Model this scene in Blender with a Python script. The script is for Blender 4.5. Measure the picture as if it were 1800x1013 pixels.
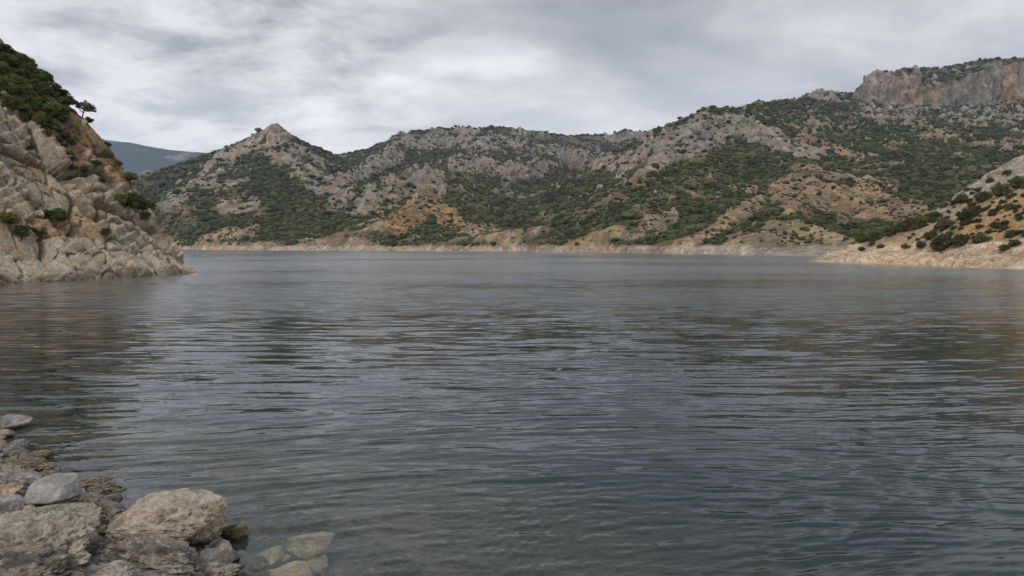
import bpy, math, random
import numpy as np
from mathutils import Vector
from mathutils.bvhtree import BVHTree

scene = bpy.context.scene
COL = scene.collection
for o in list(bpy.data.objects):
    bpy.data.objects.remove(o)

# ------------------------------------------------------------------ camera
CAMH = 4.5
F = 1200.0                      # focal length in pixels of the 1800 px wide photograph
PITCH = math.atan(73.5 / F)
cam_data = bpy.data.cameras.new('camera')
cam_data.sensor_width = 36.0
cam_data.lens = F / 1800.0 * 36.0
cam_data.clip_start = 0.1
cam_data.clip_end = 20000.0
cam_data.dof.use_dof = True
cam_data.dof.focus_distance = 28.0
cam_data.dof.aperture_fstop = 2.8
cam = bpy.data.objects.new('camera', cam_data)
COL.objects.link(cam)
cam.location = (0, 0, CAMH)
cam.rotation_euler = (math.pi / 2 - PITCH, 0, 0)
scene.camera = cam

# ------------------------------------------------------------------ world: overcast sky
SUN_EL, SUN_AZ = math.radians(46), math.radians(196)      # azimuth clockwise from +Y (north)
world = bpy.data.worlds.new('World')
scene.world = world
world.use_nodes = True
wt = world.node_tree
wt.nodes.clear()


def N(t, kind, **kw):
    n = t.nodes.new(kind)
    for k, v in kw.items():
        if k.startswith('_'):
            setattr(n, k[1:], v)
        else:
            n.inputs[k.replace('__', ' ')].default_value = v
    return n


def L(t, a, b):
    t.links.new(a, b)


def math_node(t, op, a, b=None, c=None, clamp=False):
    n = t.nodes.new('ShaderNodeMath')
    n.operation = op
    n.use_clamp = clamp
    for i, v in enumerate((a, b, c)):
        if v is None:
            continue
        if isinstance(v, (int, float)):
            n.inputs[i].default_value = v
        else:
            t.links.new(v, n.inputs[i])
    return n.outputs[0]


def mix_col(t, fac, a, b, mode='MIX'):
    n = t.nodes.new('ShaderNodeMix')
    n.data_type = 'RGBA'
    n.blend_type = mode
    for s, v in ((n.inputs['Factor'], fac), (n.inputs['A'], a), (n.inputs['B'], b)):
        if isinstance(v, (int, float)):
            s.default_value = v
        elif isinstance(v, tuple):
            s.default_value = (*v, 1)[:4]
        else:
            t.links.new(v, s)
    return n.outputs['Result']


def ramp(t, fac, stops):
    n = t.nodes.new('ShaderNodeValToRGB')
    e = n.color_ramp.elements
    while len(e) > 1:
        e.remove(e[-1])
    for i, (p, c) in enumerate(stops):
        if i == 0:
            el = e[0]
            el.position = p
        else:
            el = e.new(p)
        el.color = (*c, 1) if isinstance(c, tuple) else (c, c, c, 1)
    t.links.new(fac, n.inputs[0])
    return n.outputs[0]


def noise(t, vec, scale, detail=4, rough=0.5, dist=0.0):
    n = t.nodes.new('ShaderNodeTexNoise')
    n.inputs['Scale'].default_value = scale
    n.inputs['Detail'].default_value = detail
    n.inputs['Roughness'].default_value = rough
    n.inputs['Distortion'].default_value = dist
    if vec is not None:
        t.links.new(vec, n.inputs['Vector'])
    return n


def mapping(t, vec, loc=(0, 0, 0), scale=(1, 1, 1), rot=(0, 0, 0)):
    m = t.nodes.new('ShaderNodeMapping')
    m.inputs['Location'].default_value = loc
    m.inputs['Scale'].default_value = scale
    m.inputs['Rotation'].default_value = rot
    t.links.new(vec, m.inputs['Vector'])
    return m.outputs[0]


sky = wt.nodes.new('ShaderNodeTexSky')
sky.sky_type = 'NISHITA'
sky.sun_disc = False
sky.sun_elevation = SUN_EL
sky.sun_rotation = SUN_AZ
tc = wt.nodes.new('ShaderNodeTexCoord')
sep = wt.nodes.new('ShaderNodeSeparateXYZ')
L(wt, tc.outputs['Generated'], sep.inputs[0])
zc = math_node(wt, 'MAXIMUM', sep.outputs[2], 0.0)
zz = math_node(wt, 'ADD', zc, 0.30)
px_ = math_node(wt, 'DIVIDE', sep.outputs[0], zz)
py_ = math_node(wt, 'DIVIDE', sep.outputs[1], zz)
comb = wt.nodes.new('ShaderNodeCombineXYZ')
L(wt, px_, comb.inputs[0]); L(wt, py_, comb.inputs[1])
wn = noise(wt, mapping(wt, comb.outputs[0], (2, 5, 1), (1.5, 1.5, 1)), 1.0, 3, 0.5)
wv = wt.nodes.new('ShaderNodeVectorMath'); wv.operation = 'SCALE'; wv.inputs['Scale'].default_value = 0.28
L(wt, wn.outputs['Color'], wv.inputs[0])
wa = wt.nodes.new('ShaderNodeVectorMath'); wa.operation = 'ADD'
L(wt, comb.outputs[0], wa.inputs[0]); L(wt, wv.outputs[0], wa.inputs[1])
c1 = noise(wt, mapping(wt, wa.outputs[0], (3.1, 7.7, 0), (1.4, 1.9, 1), (0, 0, 0.30)), 1.0, 6, 0.46)
c2 = noise(wt, mapping(wt, wa.outputs[0], (9.3, 1.2, 4), (4.0, 6.0, 1), (0, 0, -0.15)), 1.0, 7, 0.60)
c3 = noise(wt, mapping(wt, comb.outputs[0], (1.3, 5.2, 2), (0.6, 0.8, 1)), 1.0, 2, 0.5)
cs = math_node(wt, 'MULTIPLY', c1.outputs[0], 0.62)
cs = math_node(wt, 'MULTIPLY_ADD', c2.outputs[0], 0.18, cs)
cs = math_node(wt, 'MULTIPLY_ADD', c3.outputs[0], 0.20, cs)
cloud = ramp(wt, cs, [(0.38, (0.235, 0.25, 0.275)), (0.45, (0.33, 0.343, 0.37)), (0.505, (0.43, 0.44, 0.465)),
                      (0.56, (0.56, 0.565, 0.58)), (0.62, (0.78, 0.775, 0.775))])
hz = ramp(wt, zc, [(0.0, 0.7), (0.14, 0.38), (0.26, 0.08), (0.5, 0.0)])
cloud = mix_col(wt, hz, cloud, (0.66, 0.668, 0.68))
dv = wt.nodes.new('ShaderNodeVectorMath'); dv.operation = 'DOT_PRODUCT'
L(wt, tc.outputs['Generated'], dv.inputs[0]); dv.inputs[1].default_value = (-0.42, 0.88, 0.22)
gap = ramp(wt, dv.outputs['Value'], [(0.90, 0.0), (0.985, 1.0)])
gapn = math_node(wt, 'MULTIPLY', gap, ramp(wt, c2.outputs[0], [(0.35, 0.0), (0.60, 1.0)]))
cloud = mix_col(wt, math_node(wt, 'MULTIPLY', gapn, 0.55), cloud, (0.95, 0.95, 0.95))
el_ = ramp(wt, zc, [(0.0, 1.0), (0.16, 1.0), (0.36, 0.84)])
cloud = mix_col(wt, 1.0, cloud, el_, 'MULTIPLY')
# thin places in the cloud deck let a little of the blue sky through
skyb = wt.nodes.new('ShaderNodeVectorMath'); skyb.operation = 'SCALE'
skyb.inputs['Scale'].default_value = 0.10
L(wt, sky.outputs[0], skyb.inputs[0])
skymix = mix_col(wt, 0.95, skyb.outputs[0], cloud)
bg = wt.nodes.new('ShaderNodeBackground')
bg.inputs['Strength'].default_value = 1.42
wo = wt.nodes.new('ShaderNodeOutputWorld')
L(wt, skymix, bg.inputs[0]); L(wt, bg.outputs[0], wo.inputs[0])

sd = bpy.data.lights.new('sun', 'SUN')
sd.energy = 1.5
sd.angle = math.radians(12)
sd.color = (1.0, 0.95, 0.88)
sun = bpy.data.objects.new('sun', sd)
COL.objects.link(sun)
sv = Vector((math.sin(SUN_AZ) * math.cos(SUN_EL), math.cos(SUN_AZ) * math.cos(SUN_EL), math.sin(SUN_EL)))
sun.rotation_euler = sv.to_track_quat('Z', 'Y').to_euler()
sun.location = (0, -20, 60)

vs = scene.view_settings
vs.view_transform = 'Standard'
vs.look = 'None'
vs.exposure = 0.0
vs.gamma = 1.0
vs.use_curve_mapping = False
scene.cycles.max_bounces = 6
scene.cycles.diffuse_bounces = 1
scene.cycles.glossy_bounces = 2
scene.cycles.transparent_max_bounces = 8
scene.cycles.volume_bounces = 0
scene.cycles.sample_clamp_indirect = 4.0

# ------------------------------------------------------------------ pixel <-> world helpers (used only to measure the photograph)
SP, CP = math.sin(PITCH), math.cos(PITCH)


def ray(px, py):
    a, b = (px - 900.0) / F, (py - 506.5) / F
    return np.array([a, CP - b * SP, -SP - b * CP])


def unp(px, py, D):
    d = ray(px, py)
    return np.array([0, 0, CAMH]) + d * (D / d[1])


def unz(px, py, z):
    d = ray(px, py)
    return np.array([0, 0, CAMH]) + d * ((z - CAMH) / d[2])


def proj(x, y, z):
    zr = z - CAMH
    f = y * CP - zr * SP
    u = y * SP + zr * CP
    f = np.maximum(f, 1e-3)
    return 900 + F * x / f, 506.5 - F * u / f


# ------------------------------------------------------------------ numpy noise
def _h(ix, iy, iz, seed):
    h = (ix.astype(np.int64) * 73856093) ^ (iy.astype(np.int64) * 19349663) ^ (iz.astype(np.int64) * 83492791) ^ (seed * 2654435761)
    h = h.astype(np.uint64) & np.uint64(0xffffffff)
    h = (h ^ (h >> np.uint64(15))) * np.uint64(2246822519) & np.uint64(0xffffffff)
    h = (h ^ (h >> np.uint64(13))) * np.uint64(3266489917) & np.uint64(0xffffffff)
    h = h ^ (h >> np.uint64(16))
    return h.astype(np.float64) / 4294967295.0


def vn3(x, y, z, seed=0):
    ix, iy, iz = np.floor(x), np.floor(y), np.floor(z)
    fx, fy, fz = x - ix, y - iy, z - iz
    ux, uy, uz = [f * f * f * (f * (f * 6 - 15) + 10) for f in (fx, fy, fz)]
    r = 0
    for dx in (0, 1):
        wx = ux if dx else 1 - ux
        for dy in (0, 1):
            wy = uy if dy else 1 - uy
            for dz in (0, 1):
                wz = uz if dz else 1 - uz
                r = r + wx * wy * wz * _h(ix + dx, iy + dy, iz + dz, seed)
    return r * 2 - 1


def vn2(x, y, seed=0):
    ix, iy = np.floor(x), np.floor(y)
    fx, fy = x - ix, y - iy
    ux, uy = [f * f * f * (f * (f * 6 - 15) + 10) for f in (fx, fy)]
    z0 = np.zeros_like(ix)
    a = _h(ix, iy, z0, seed); b = _h(ix + 1, iy, z0, seed)
    c = _h(ix, iy + 1, z0, seed); d = _h(ix + 1, iy + 1, z0, seed)
    return ((a * (1 - ux) + b * ux) * (1 - uy) + (c * (1 - ux) + d * ux) * uy) * 2 - 1


def fbm2(x, y, scale, octs=5, seed=0, gain=0.5, ridged=False):
    r = np.zeros_like(x); a = 1.0; tot = 0
    c, s = math.cos(0.6), math.sin(0.6)
    X, Y = x / scale, y / scale
    for i in range(octs):
        n = vn2(X, Y, seed + i * 17)
        if ridged:
            n = 1 - 2 * np.abs(n)
        r += a * n; tot += a
        a *= gain
        X, Y = (X * c - Y * s) * 2.03 + 5.1, (X * s + Y * c) * 2.03 + 1.7
    return r / tot


def fbm3(x, y, z, scale, octs=4, seed=0, gain=0.5, ridged=False):
    r = np.zeros_like(x); a = 1.0; tot = 0
    X, Y, Z = x / scale, y / scale, z / scale
    for i in range(octs):
        n = vn3(X, Y, Z, seed + i * 17)
        if ridged:
            n = 1 - 2 * np.abs(n)
        r += a * n; tot += a
        a *= gain
        X, Y, Z = X * 2.03 + 3.3, Y * 2.03 + 1.7, Z * 2.03 + 9.1
    return r / tot


def voro3o(x, y, z, seed=0, jit=0.9):
    ix, iy, iz = np.floor(x), np.floor(y), np.floor(z)
    f1 = np.full(x.shape, 9.0); f2 = np.full(x.shape, 9.0); cid = np.zeros(x.shape)
    ox = np.zeros(x.shape); oy = np.zeros(x.shape)
    for dx in (-1, 0, 1):
        for dy in (-1, 0, 1):
            for dz in (-1, 0, 1):
                cx, cy, cz = ix + dx, iy + dy, iz + dz
                a = _h(cx, cy, cz, seed + 1); b = _h(cx, cy, cz, seed + 2); c = _h(cx, cy, cz, seed + 3)
                ex, ey, ez = x - (cx + .5 + jit * (a - .5)), y - (cy + .5 + jit * (b - .5)), z - (cz + .5 + jit * (c - .5))
                d = np.sqrt(ex * ex + ey * ey + ez * ez)
                m = d < f1
                f2 = np.where(m, f1, np.minimum(f2, d))
                cid = np.where(m, a, cid); ox = np.where(m, ex, ox); oy = np.where(m, ey, oy)
                f1 = np.where(m, d, f1)
    return f1, f2, cid, ox, oy


def voro3(x, y, z, seed=0, jit=0.9):
    ix, iy, iz = np.floor(x), np.floor(y), np.floor(z)
    f1 = np.full(x.shape, 9.0); f2 = np.full(x.shape, 9.0); cid = np.zeros(x.shape)
    for dx in (-1, 0, 1):
        for dy in (-1, 0, 1):
            for dz in (-1, 0, 1):
                cx, cy, cz = ix + dx, iy + dy, iz + dz
                a = _h(cx, cy, cz, seed + 1); b = _h(cx, cy, cz, seed + 2); c = _h(cx, cy, cz, seed + 3)
                d = np.sqrt((cx + .5 + jit * (a - .5) - x) ** 2 + (cy + .5 + jit * (b - .5) - y) ** 2 + (cz + .5 + jit * (c - .5) - z) ** 2)
                m = d < f1
                f2 = np.where(m, f1, np.minimum(f2, d))
                cid = np.where(m, a, cid)
                f1 = np.where(m, d, f1)
    return f1, f2, cid


def sstep(a, b, x):
    t = np.clip((x - a) / (b - a), 0, 1)
    return t * t * (3 - 2 * t)


def lerp3(a, b, t):
    return a + (b - a) * t[..., None]


# ------------------------------------------------------------------ mesh helpers
def make_mesh(name, verts, faces, smooth=True, col=None, attrs=None):
    me = bpy.data.meshes.new(name)
    verts = np.asarray(verts, dtype=np.float32)
    faces = np.asarray(faces, dtype=np.int32)
    k = faces.shape[1]
    me.vertices.add(len(verts)); me.vertices.foreach_set('co', verts.ravel())
    me.loops.add(faces.size); me.loops.foreach_set('vertex_index', faces.ravel())
    me.polygons.add(len(faces))
    me.polygons.foreach_set('loop_start', np.arange(0, faces.size, k, dtype=np.int32))
    me.polygons.foreach_set('loop_total', np.full(len(faces), k, dtype=np.int32))
    if smooth:
        me.polygons.foreach_set('use_smooth', np.ones(len(faces), dtype=bool))
    me.update(calc_edges=True)
    if col is not None:
        a = me.color_attributes.new('Col', 'FLOAT_COLOR', 'POINT')
        c4 = np.ones((len(verts), 4), dtype=np.float32); c4[:, :3] = col
        a.data.foreach_set('color', c4.ravel())
    for k2, v in (attrs or {}).items():
        a = me.attributes.new(k2, 'FLOAT', 'POINT')
        a.data.foreach_set('value', np.asarray(v, dtype=np.float32).ravel())
    return me


def add_obj(name, me, mat=None, parent=None, **props):
    o = bpy.data.objects.new(name, me)
    COL.objects.link(o)
    if mat is not None and not me.materials:
        me.materials.append(mat)
    if parent is not None:
        o.parent = parent
    for k, v in props.items():
        o[k] = v
    return o


def grid_faces(nr, nc):
    i = np.arange(nr * nc).reshape(nr, nc)
    return np.stack([i[:-1, :-1].ravel(), i[:-1, 1:].ravel(), i[1:, 1:].ravel(), i[1:, :-1].ravel()], axis=1)


def compact(verts, faces, *arrs):
    used = np.zeros(len(verts), bool); used[faces.ravel()] = True
    idx = np.cumsum(used) - 1
    return (verts[used], idx[faces]) + tuple(a[used] for a in arrs)


# ------------------------------------------------------------------ materials
def new_mat(name):
    m = bpy.data.materials.new(name); m.use_nodes = True
    t = m.node_tree; t.nodes.clear()
    out = t.nodes.new('ShaderNodeOutputMaterial')
    return m, t, out


def ground_mat(name, s1, s2, amp=0.5, bump_scale=1.0, bump_dist=0.5, rough=0.9, speck=None, wetline=False):
    """albedo from the mesh's own zones x noise grain, fine relief by bump"""
    m, t, out = new_mat(name)
    tcn = t.nodes.new('ShaderNodeTexCoord')
    at = t.nodes.new('ShaderNodeAttribute'); at.attribute_name = 'Col'
    P = tcn.outputs['Object']
    n1 = noise(t, P, s1, 8, 0.65)
    n2 = noise(t, P, s2, 6, 0.7, 0.6)
    v = math_node(t, 'MULTIPLY', n1.outputs[0], n2.outputs[0])
    g = ramp(t, v, [(0.15, 1 - amp), (0.25, 1.0), (0.36, 1 + amp)])
    c = mix_col(t, 1.0, at.outputs['Color'], g, 'MULTIPLY')
    if speck:
        sn = noise(t, P, speck[0], 5, 0.6)
        sm = ramp(t, sn.outputs[0], [(speck[1], 0.0), (speck[1] + 0.06, 1.0)])
        sm = math_node(t, 'MULTIPLY', sm, speck[3])
        c = mix_col(t, sm, c, speck[2])
    b = t.nodes.new('ShaderNodeBump')
    b.inputs['Strength'].default_value = bump_scale
    b.inputs['Distance'].default_value = bump_dist
    L(t, v, b.inputs['Height'])
    p = t.nodes.new('ShaderNodeBsdfPrincipled')
    p.inputs['Roughness'].default_value = rough
    p.inputs['Specular IOR Level'].default_value = 0.25
    if wetline:
        ge = t.nodes.new('ShaderNodeNewGeometry'); sz = t.nodes.new('ShaderNodeSeparateXYZ'); L(t, ge.outputs['Position'], sz.inputs[0])
        wz = math_node(t, 'MULTIPLY_ADD', n1.outputs[0], 0.16, sz.outputs[2])
        wm = ramp(t, wz, [(0.10, 1.0), (0.17, 0.0)])
        dk = mix_col(t, 1.0, c, (0.50, 0.46, 0.40), 'MULTIPLY')
        c = mix_col(t, wm, c, dk)
        L(t, math_node(t, 'MULTIPLY_ADD', wm, -0.5, rough), p.inputs['Roughness'])
    L(t, c, p.inputs['Base Color']); L(t, b.outputs[0], p.inputs['Normal']); L(t, p.outputs[0], out.inputs[0])
    return m


def foliage_mat(name, dark, mid, light, nscale=3.0):
    m, t, out = new_mat(name)
    oi = t.nodes.new('ShaderNodeObjectInfo')
    tcn = t.nodes.new('ShaderNodeTexCoord')
    n = noise(t, tcn.outputs['Object'], nscale, 3, 0.6)
    v = math_node(t, 'MULTIPLY_ADD', oi.outputs['Random'], 0.75, math_node(t, 'MULTIPLY', n.outputs[0], 0.45))
    c = ramp(t, v, [(0.15, dark), (0.55, mid), (0.98, light)])
    p = t.nodes.new('ShaderNodeBsdfPrincipled')
    p.inputs['Roughness'].default_value = 0.75
    p.inputs['Specular IOR Level'].default_value = 0.2
    L(t, c, p.inputs['Base Color'])
    tr = t.nodes.new('ShaderNodeBsdfTranslucent'); L(t, c, tr.inputs[0])
    mx = t.nodes.new('ShaderNodeMixShader'); mx.inputs[0].default_value = 0.15
    L(t, p.outputs[0], mx.inputs[1]); L(t, tr.outputs[0], mx.inputs[2]); L(t, mx.outputs[0], out.inputs[0])
    return m


def plain_mat(name, c1_, c2_, scale=6, rough=0.85, bump=0.4, dist=0.02):
    m, t, out = new_mat(name)
    tcn = t.nodes.new('ShaderNodeTexCoord')
    n = noise(t, tcn.outputs['Object'], scale, 7, 0.65)
    c = ramp(t, n.outputs[0], [(0.32, c1_), (0.68, c2_)])
    b = t.nodes.new('ShaderNodeBump'); b.inputs['Strength'].default_value = bump; b.inputs['Distance'].default_value = dist
    L(t, n.outputs[0], b.inputs['Height'])
    p = t.nodes.new('ShaderNodeBsdfPrincipled'); p.inputs['Roughness'].default_value = rough
    p.inputs['Specular IOR Level'].default_value = 0.25
    L(t, c, p.inputs['Base Color']); L(t, b.outputs[0], p.inputs['Normal']); L(t, p.outputs[0], out.inputs[0])
    return m


M_far = ground_mat('distant_ground', 0.07, 0.30, 0.55, 1.0, 6.0)
M_head = ground_mat('headland_ground', 0.6, 2.4, 0.55, 1.0, 0.45)
M_cliff = ground_mat('cliff_rock', 1.1, 4.0, 0.5, 1.0, 0.40, speck=(0.55, 0.57, (0.34, 0.20, 0.09), 0.5))
M_shore = ground_mat('shore_ground', 3.0, 14.0, 0.6, 1.0, 0.08, wetline=False)
M_scrub = foliage_mat('scrub_foliage', (0.026, 0.035, 0.015), (0.060, 0.073, 0.026), (0.150, 0.150, 0.055), 0.6)
M_pine = foliage_mat('pine_foliage', (0.052, 0.066, 0.021), (0.115, 0.130, 0.038), (0.19, 0.195, 0.064), 2.0)
M_hbush = foliage_mat('headland_foliage', (0.065, 0.070, 0.030), (0.115, 0.115, 0.046), (0.17, 0.16, 0.068), 2.0)
M_lime = foliage_mat('fresh_foliage', (0.09, 0.12, 0.025), (0.14, 0.17, 0.04), (0.18, 0.21, 0.06), 2.0)
M_olive = foliage_mat('olive_foliage', (0.060, 0.070, 0.030), (0.085, 0.092, 0.042), (0.12, 0.118, 0.055), 2.0)
M_bark = plain_mat('bark', (0.06, 0.045, 0.035), (0.16, 0.12, 0.09), 8)


# ------------------------------------------------------------------ the far shore: mountains as one height function of x, y
def RL(pts, s, drop=0.0, dw=18.0, grp=0):
    return dict(p=[unp(*q) for q in pts], s=s, drop=drop, dw=dw, grp=grp)


RIDGES = [
    # the rocky peak on the left (group 0)
    RL([(190, 430, 1250), (240, 385, 1270), (268, 340, 1280), (300, 313, 1290), (350, 287, 1300), (390, 271, 1300), (430, 252, 1300), (462, 236, 1300),
        (485, 221, 1300), (500, 231, 1305), (520, 252, 1320), (545, 271, 1350), (562, 285, 1400), (600, 310, 1500)], 0.72, grp=0),
    RL([(440, 250, 1300), (468, 230, 1300), (486, 218, 1300), (500, 229, 1300), (512, 243, 1305)], 0.78, grp=0),
    RL([(485, 226, 1300), (497, 262, 1200), (505, 305, 1090), (470, 350, 960), (430, 398, 840), (410, 434, 800)], 0.45, grp=0),
    RL([(350, 290, 1300), (335, 340, 1120), (318, 390, 980), (305, 432, 900)], 0.50, grp=0),
    RL([(520, 250, 1320), (560, 300, 1180), (600, 345, 1030), (560, 385, 880), (520, 415, 780)], 0.45, grp=0),
    # the middle mountain (group 1)
    RL([(520, 290, 1900), (560, 278, 1900), (600, 271, 1900), (650, 261, 1900), (690, 239, 1900), (730, 229, 1900), (770, 222, 1900),
        (820, 226, 1900), (860, 223, 1900), (905, 225, 1920), (950, 231, 1950), (1000, 239, 2000), (1080, 262, 2050)], 0.40, 18, 30, grp=1),
    RL([(960, 244, 2450), (1000, 238, 2450), (1050, 236, 2450), (1100, 229, 2450), (1145, 235, 2450), (1250, 262, 2450)], 0.5, 20, 25, grp=1),
    RL([(705, 243, 1850), (698, 262, 1480), (690, 263, 1440), (665, 285, 1340), (635, 305, 1220), (590, 340, 1080)], 0.62, 0, 14, grp=1),
    RL([(860, 228, 1900), (850, 262, 1600), (800, 285, 1350), (790, 318, 1000)], 0.38, grp=1),
    RL([(980, 245, 1950), (1000, 262, 1650), (1040, 285, 1450), (1060, 300, 1250)], 0.42, 22, 20, grp=1),
    RL([(940, 255, 1700), (950, 285, 1400), (900, 300, 1200), (870, 330, 1020)], 0.38, 10, 15, grp=1),
    # the low hill with the ochre patch (group 2)
    RL([(570, 372, 840), (620, 340, 900), (680, 312, 950), (745, 302, 960), (800, 322, 900), (840, 350, 840), (880, 385, 760), (925, 436, 640)], 0.48, grp=2),
    RL([(745, 304, 955), (757, 342, 860), (735, 362, 800), (690, 385, 740), (640, 402, 700), (590, 422, 680)], 0.42, grp=2),
    RL([(757, 342, 860), (800, 372, 780), (840, 405, 700), (860, 434, 650)], 0.42, grp=2),
    RL([(700, 395, 740), (640, 405, 720), (600, 406, 720), (560, 417, 725), (500, 436, 735)], 0.42, grp=2),
    # the big mountain on the right (group 3)
    RL([(1020, 330, 1050), (1060, 296, 1130), (1100, 264, 1150), (1150, 237, 1100), (1200, 206, 1050), (1240, 191, 1020), (1290, 184, 1080),
        (1350, 181, 1200), (1400, 173, 1400), (1430, 163, 1500), (1445, 159, 1500), (1462, 166, 1500), (1490, 166, 1500)], 0.55, grp=3),
    RL([(1545, 126, 1600), (1600, 119, 1600), (1650, 117, 1600), (1700, 109, 1600), (1800, 101, 1600), (1950, 90, 1600), (2100, 90, 1600)], 0.95, grp=3),
    RL([(1506, 152, 1482), (1518, 135, 1484), (1540, 125, 1484), (1580, 130, 1478), (1610, 140, 1470), (1638, 155, 1458)], 0.55, 62, 22, grp=3),
    RL([(1642, 156, 1458), (1665, 145, 1464), (1690, 132, 1468), (1740, 118, 1472), (1800, 107, 1476), (1950, 96, 1476), (2100, 96, 1476)], 0.55, 80, 22, grp=3),
    RL([(1500, 196, 1430), (1570, 190, 1425), (1640, 191, 1420), (1700, 188, 1420), (1800, 180, 1420), (1950, 178, 1420)], 0.25, grp=3),
    RL([(1240, 195, 1015), (1205, 240, 870), (1140, 300, 740), (1060, 355, 620), (990, 403, 560), (948, 436, 545)], 0.46, grp=3),
    RL([(1205, 240, 870), (1240, 285, 720), (1170, 340, 580), (1080, 392, 500), (1020, 425, 490)], 0.42, grp=3),
    RL([(1290, 190, 1075), (1320, 230, 900), (1390, 262, 780), (1410, 288, 680), (1350, 328, 560), (1290, 362, 485), (1235, 400, 430), (1180, 436, 410)], 0.45, grp=3),
    RL([(1410, 288, 680), (1480, 303, 640), (1560, 330, 585), (1620, 362, 520), (1680, 400, 430)], 0.42, grp=3),
    RL([(1390, 345, 500), (1372, 386, 405), (1330, 405, 375), (1282, 434, 360)], 0.5, grp=3),
    RL([(1372, 386, 405), (1440, 406, 375), (1510, 428, 335)], 0.5, grp=3),
    RL([(1560, 190, 1470), (1580, 225, 1220), (1620, 270, 980), (1640, 320, 760), (1660, 360, 600)], 0.30, grp=3),
    RL([(1800, 180, 1470), (1790, 220, 1150), (1800, 270, 860), (1830, 320, 640), (1850, 380, 460)], 0.30, grp=3),
]

SH_PX = [60, 270, 400, 480, 600, 700, 800, 900, 925, 950, 1000, 1100, 1200, 1320, 1450, 1600, 1950, 2200]
SH_D = [1050, 900, 800, 740, 690, 660, 640, 610, 590, 520, 500, 460, 405, 355, 300, 285, 280, 280]


def far_height(x, y):
    px = 900 + F * x / y
    wx = x + 9 * fbm2(x, y, 70, 3, 5)
    wy = y + 9 * fbm2(x, y, 70, 3, 9)
    best = np.full(x.shape, -400.0); acc = np.full(x.shape, -400.0); grp = np.zeros(x.shape, np.int8)
    crest = np.full(x.shape, 1e9)
    for r in RIDGES:
        P = r['p']; hr = np.full(x.shape, -500.0)
        for a, b in zip(P[:-1], P[1:]):
            dx, dy = b[0] - a[0], b[1] - a[1]
            ll = dx * dx + dy * dy + 1e-6
            ux = x * 0.25 + wx * 0.75; uy = y * 0.25 + wy * 0.75
            t = np.clip(((ux - a[0]) * dx + (uy - a[1]) * dy) / ll, 0, 1)
            d = np.hypot(ux - (a[0] + t * dx), uy - (a[1] + t * dy))
            h = a[2] + t * (b[2] - a[2]) - r['s'] * (np.sqrt(d * d + 9) - 3)
            if r['drop']:
                h = h - r['drop'] * sstep(3, r['dw'], d)
            hr = np.maximum(hr, h)
            crest = np.minimum(crest, np.where(h >= np.maximum(best, hr) - 1e-6, d, crest))
        grp = np.where(hr > best, r['grp'], grp)
        best = np.maximum(best, hr)
        k = 5.0
        m = np.maximum(acc, hr)
        acc = m + k * np.log1p(np.exp(-np.abs(acc - hr) / k)) * 0.6
    dsh = np.interp(px, SH_PX, SH_D) + 14 * fbm2(x, y, 60, 3, 31) + 5 * vn2(x / 14, y / 14, 3)
    floor = (y - dsh) * 0.10
    h = np.maximum(acc, floor)
    h = np.minimum(h, np.where(y > dsh, (y - dsh) * 0.75 + 0.3, (y - dsh) * 0.5 + 0.3))
    return h, grp, px


def capsules(px, py, caps):
    m = np.zeros(px.shape)
    for x0, y0, x1, y1, r, w in caps:
        dx, dy = x1 - x0, y1 - y0
        t = np.clip(((px - x0) * dx + (py - y0) * dy) / (dx * dx + dy * dy + 1e-6), 0, 1)
        d = np.hypot(px - x0 - t * dx, py - y0 - t * dy) / r
        m = np.maximum(m, w * (1 - sstep(0.6, 1.25, d)))
    return m


ROCK = [(300, 360, 400, 280, 22, .8), (330, 330, 430, 300, 22, .75), (400, 268, 490, 232, 16, 1), (470, 250, 500, 270, 22, .9), (490, 235, 560, 290, 16, .9),
        (500, 270, 600, 350, 22, .75), (395, 366, 450, 356, 11, 1), (640, 302, 700, 270, 15, 1), (600, 322, 640, 302, 12, .9),
        (720, 247, 870, 250, 15, .9), (860, 242, 980, 262, 10, .9), (980, 268, 1080, 286, 14, .9), (800, 292, 950, 302, 13, .8), (1060, 242, 1140, 237, 8, .9),
        (760, 229, 840, 231, 5, .8), (905, 230, 960, 238, 6, .8), (1085, 290, 1240, 208, 18, .95), (1130, 292, 1290, 230, 20, .9), (1290, 235, 1440, 266, 15, .9),
        (1240, 208, 1310, 216, 12, .9), (1425, 168, 1455, 168, 10, 1), (560, 290, 600, 300, 12, .5), (600, 370, 660, 350, 16, .45), (680, 330, 760, 322, 24, .5),
        (1520, 200, 1800, 215, 16, .4), (1500, 150, 1520, 190, 14, .8)]
SOIL = [(690, 345, 640, 385, 24, .45), (820, 395, 900, 420, 18, .6), (1050, 405, 1180, 385, 14, .45), (1190, 345, 1290, 320, 14, .3), (1420, 300, 1560, 320, 20, .4), (1560, 250, 1790, 290, 24, .25), (300, 425, 380, 405, 10, .4), (757, 350, 700, 388, 24, 1), (757, 352, 800, 388, 20, .95), (640, 396, 740, 392, 9, .8), (700, 402, 840, 412, 16, .35), (850, 395, 915, 434, 10, .7),
        (530, 427, 660, 430, 10, .95), (690, 330, 770, 320, 22, .45), (1060, 414, 1160, 402, 14, .6), (1195, 430, 1330, 352, 15, .9), (1290, 420, 1490, 430, 20, 1),
        (1350, 396, 1440, 412, 14, 1), (1380, 335, 1600, 366, 34, .75), (1400, 245, 1520, 272, 13, .6), (1250, 300, 1330, 330, 10, .45),
        (380, 410, 450, 405, 14, .45), (350, 428, 480, 432, 7, .6), (1000, 425, 1060, 425, 10, .6), (1600, 230, 1790, 250, 16, .3)]
OLIVE = [(820, 325, 960, 362, 32, 1), (1100, 330, 1300, 260, 22, .8), (1000, 370, 1150, 320, 20, .5), (830, 268, 900, 262, 14, .6), (1300, 260, 1420, 290, 14, .7)]
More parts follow.
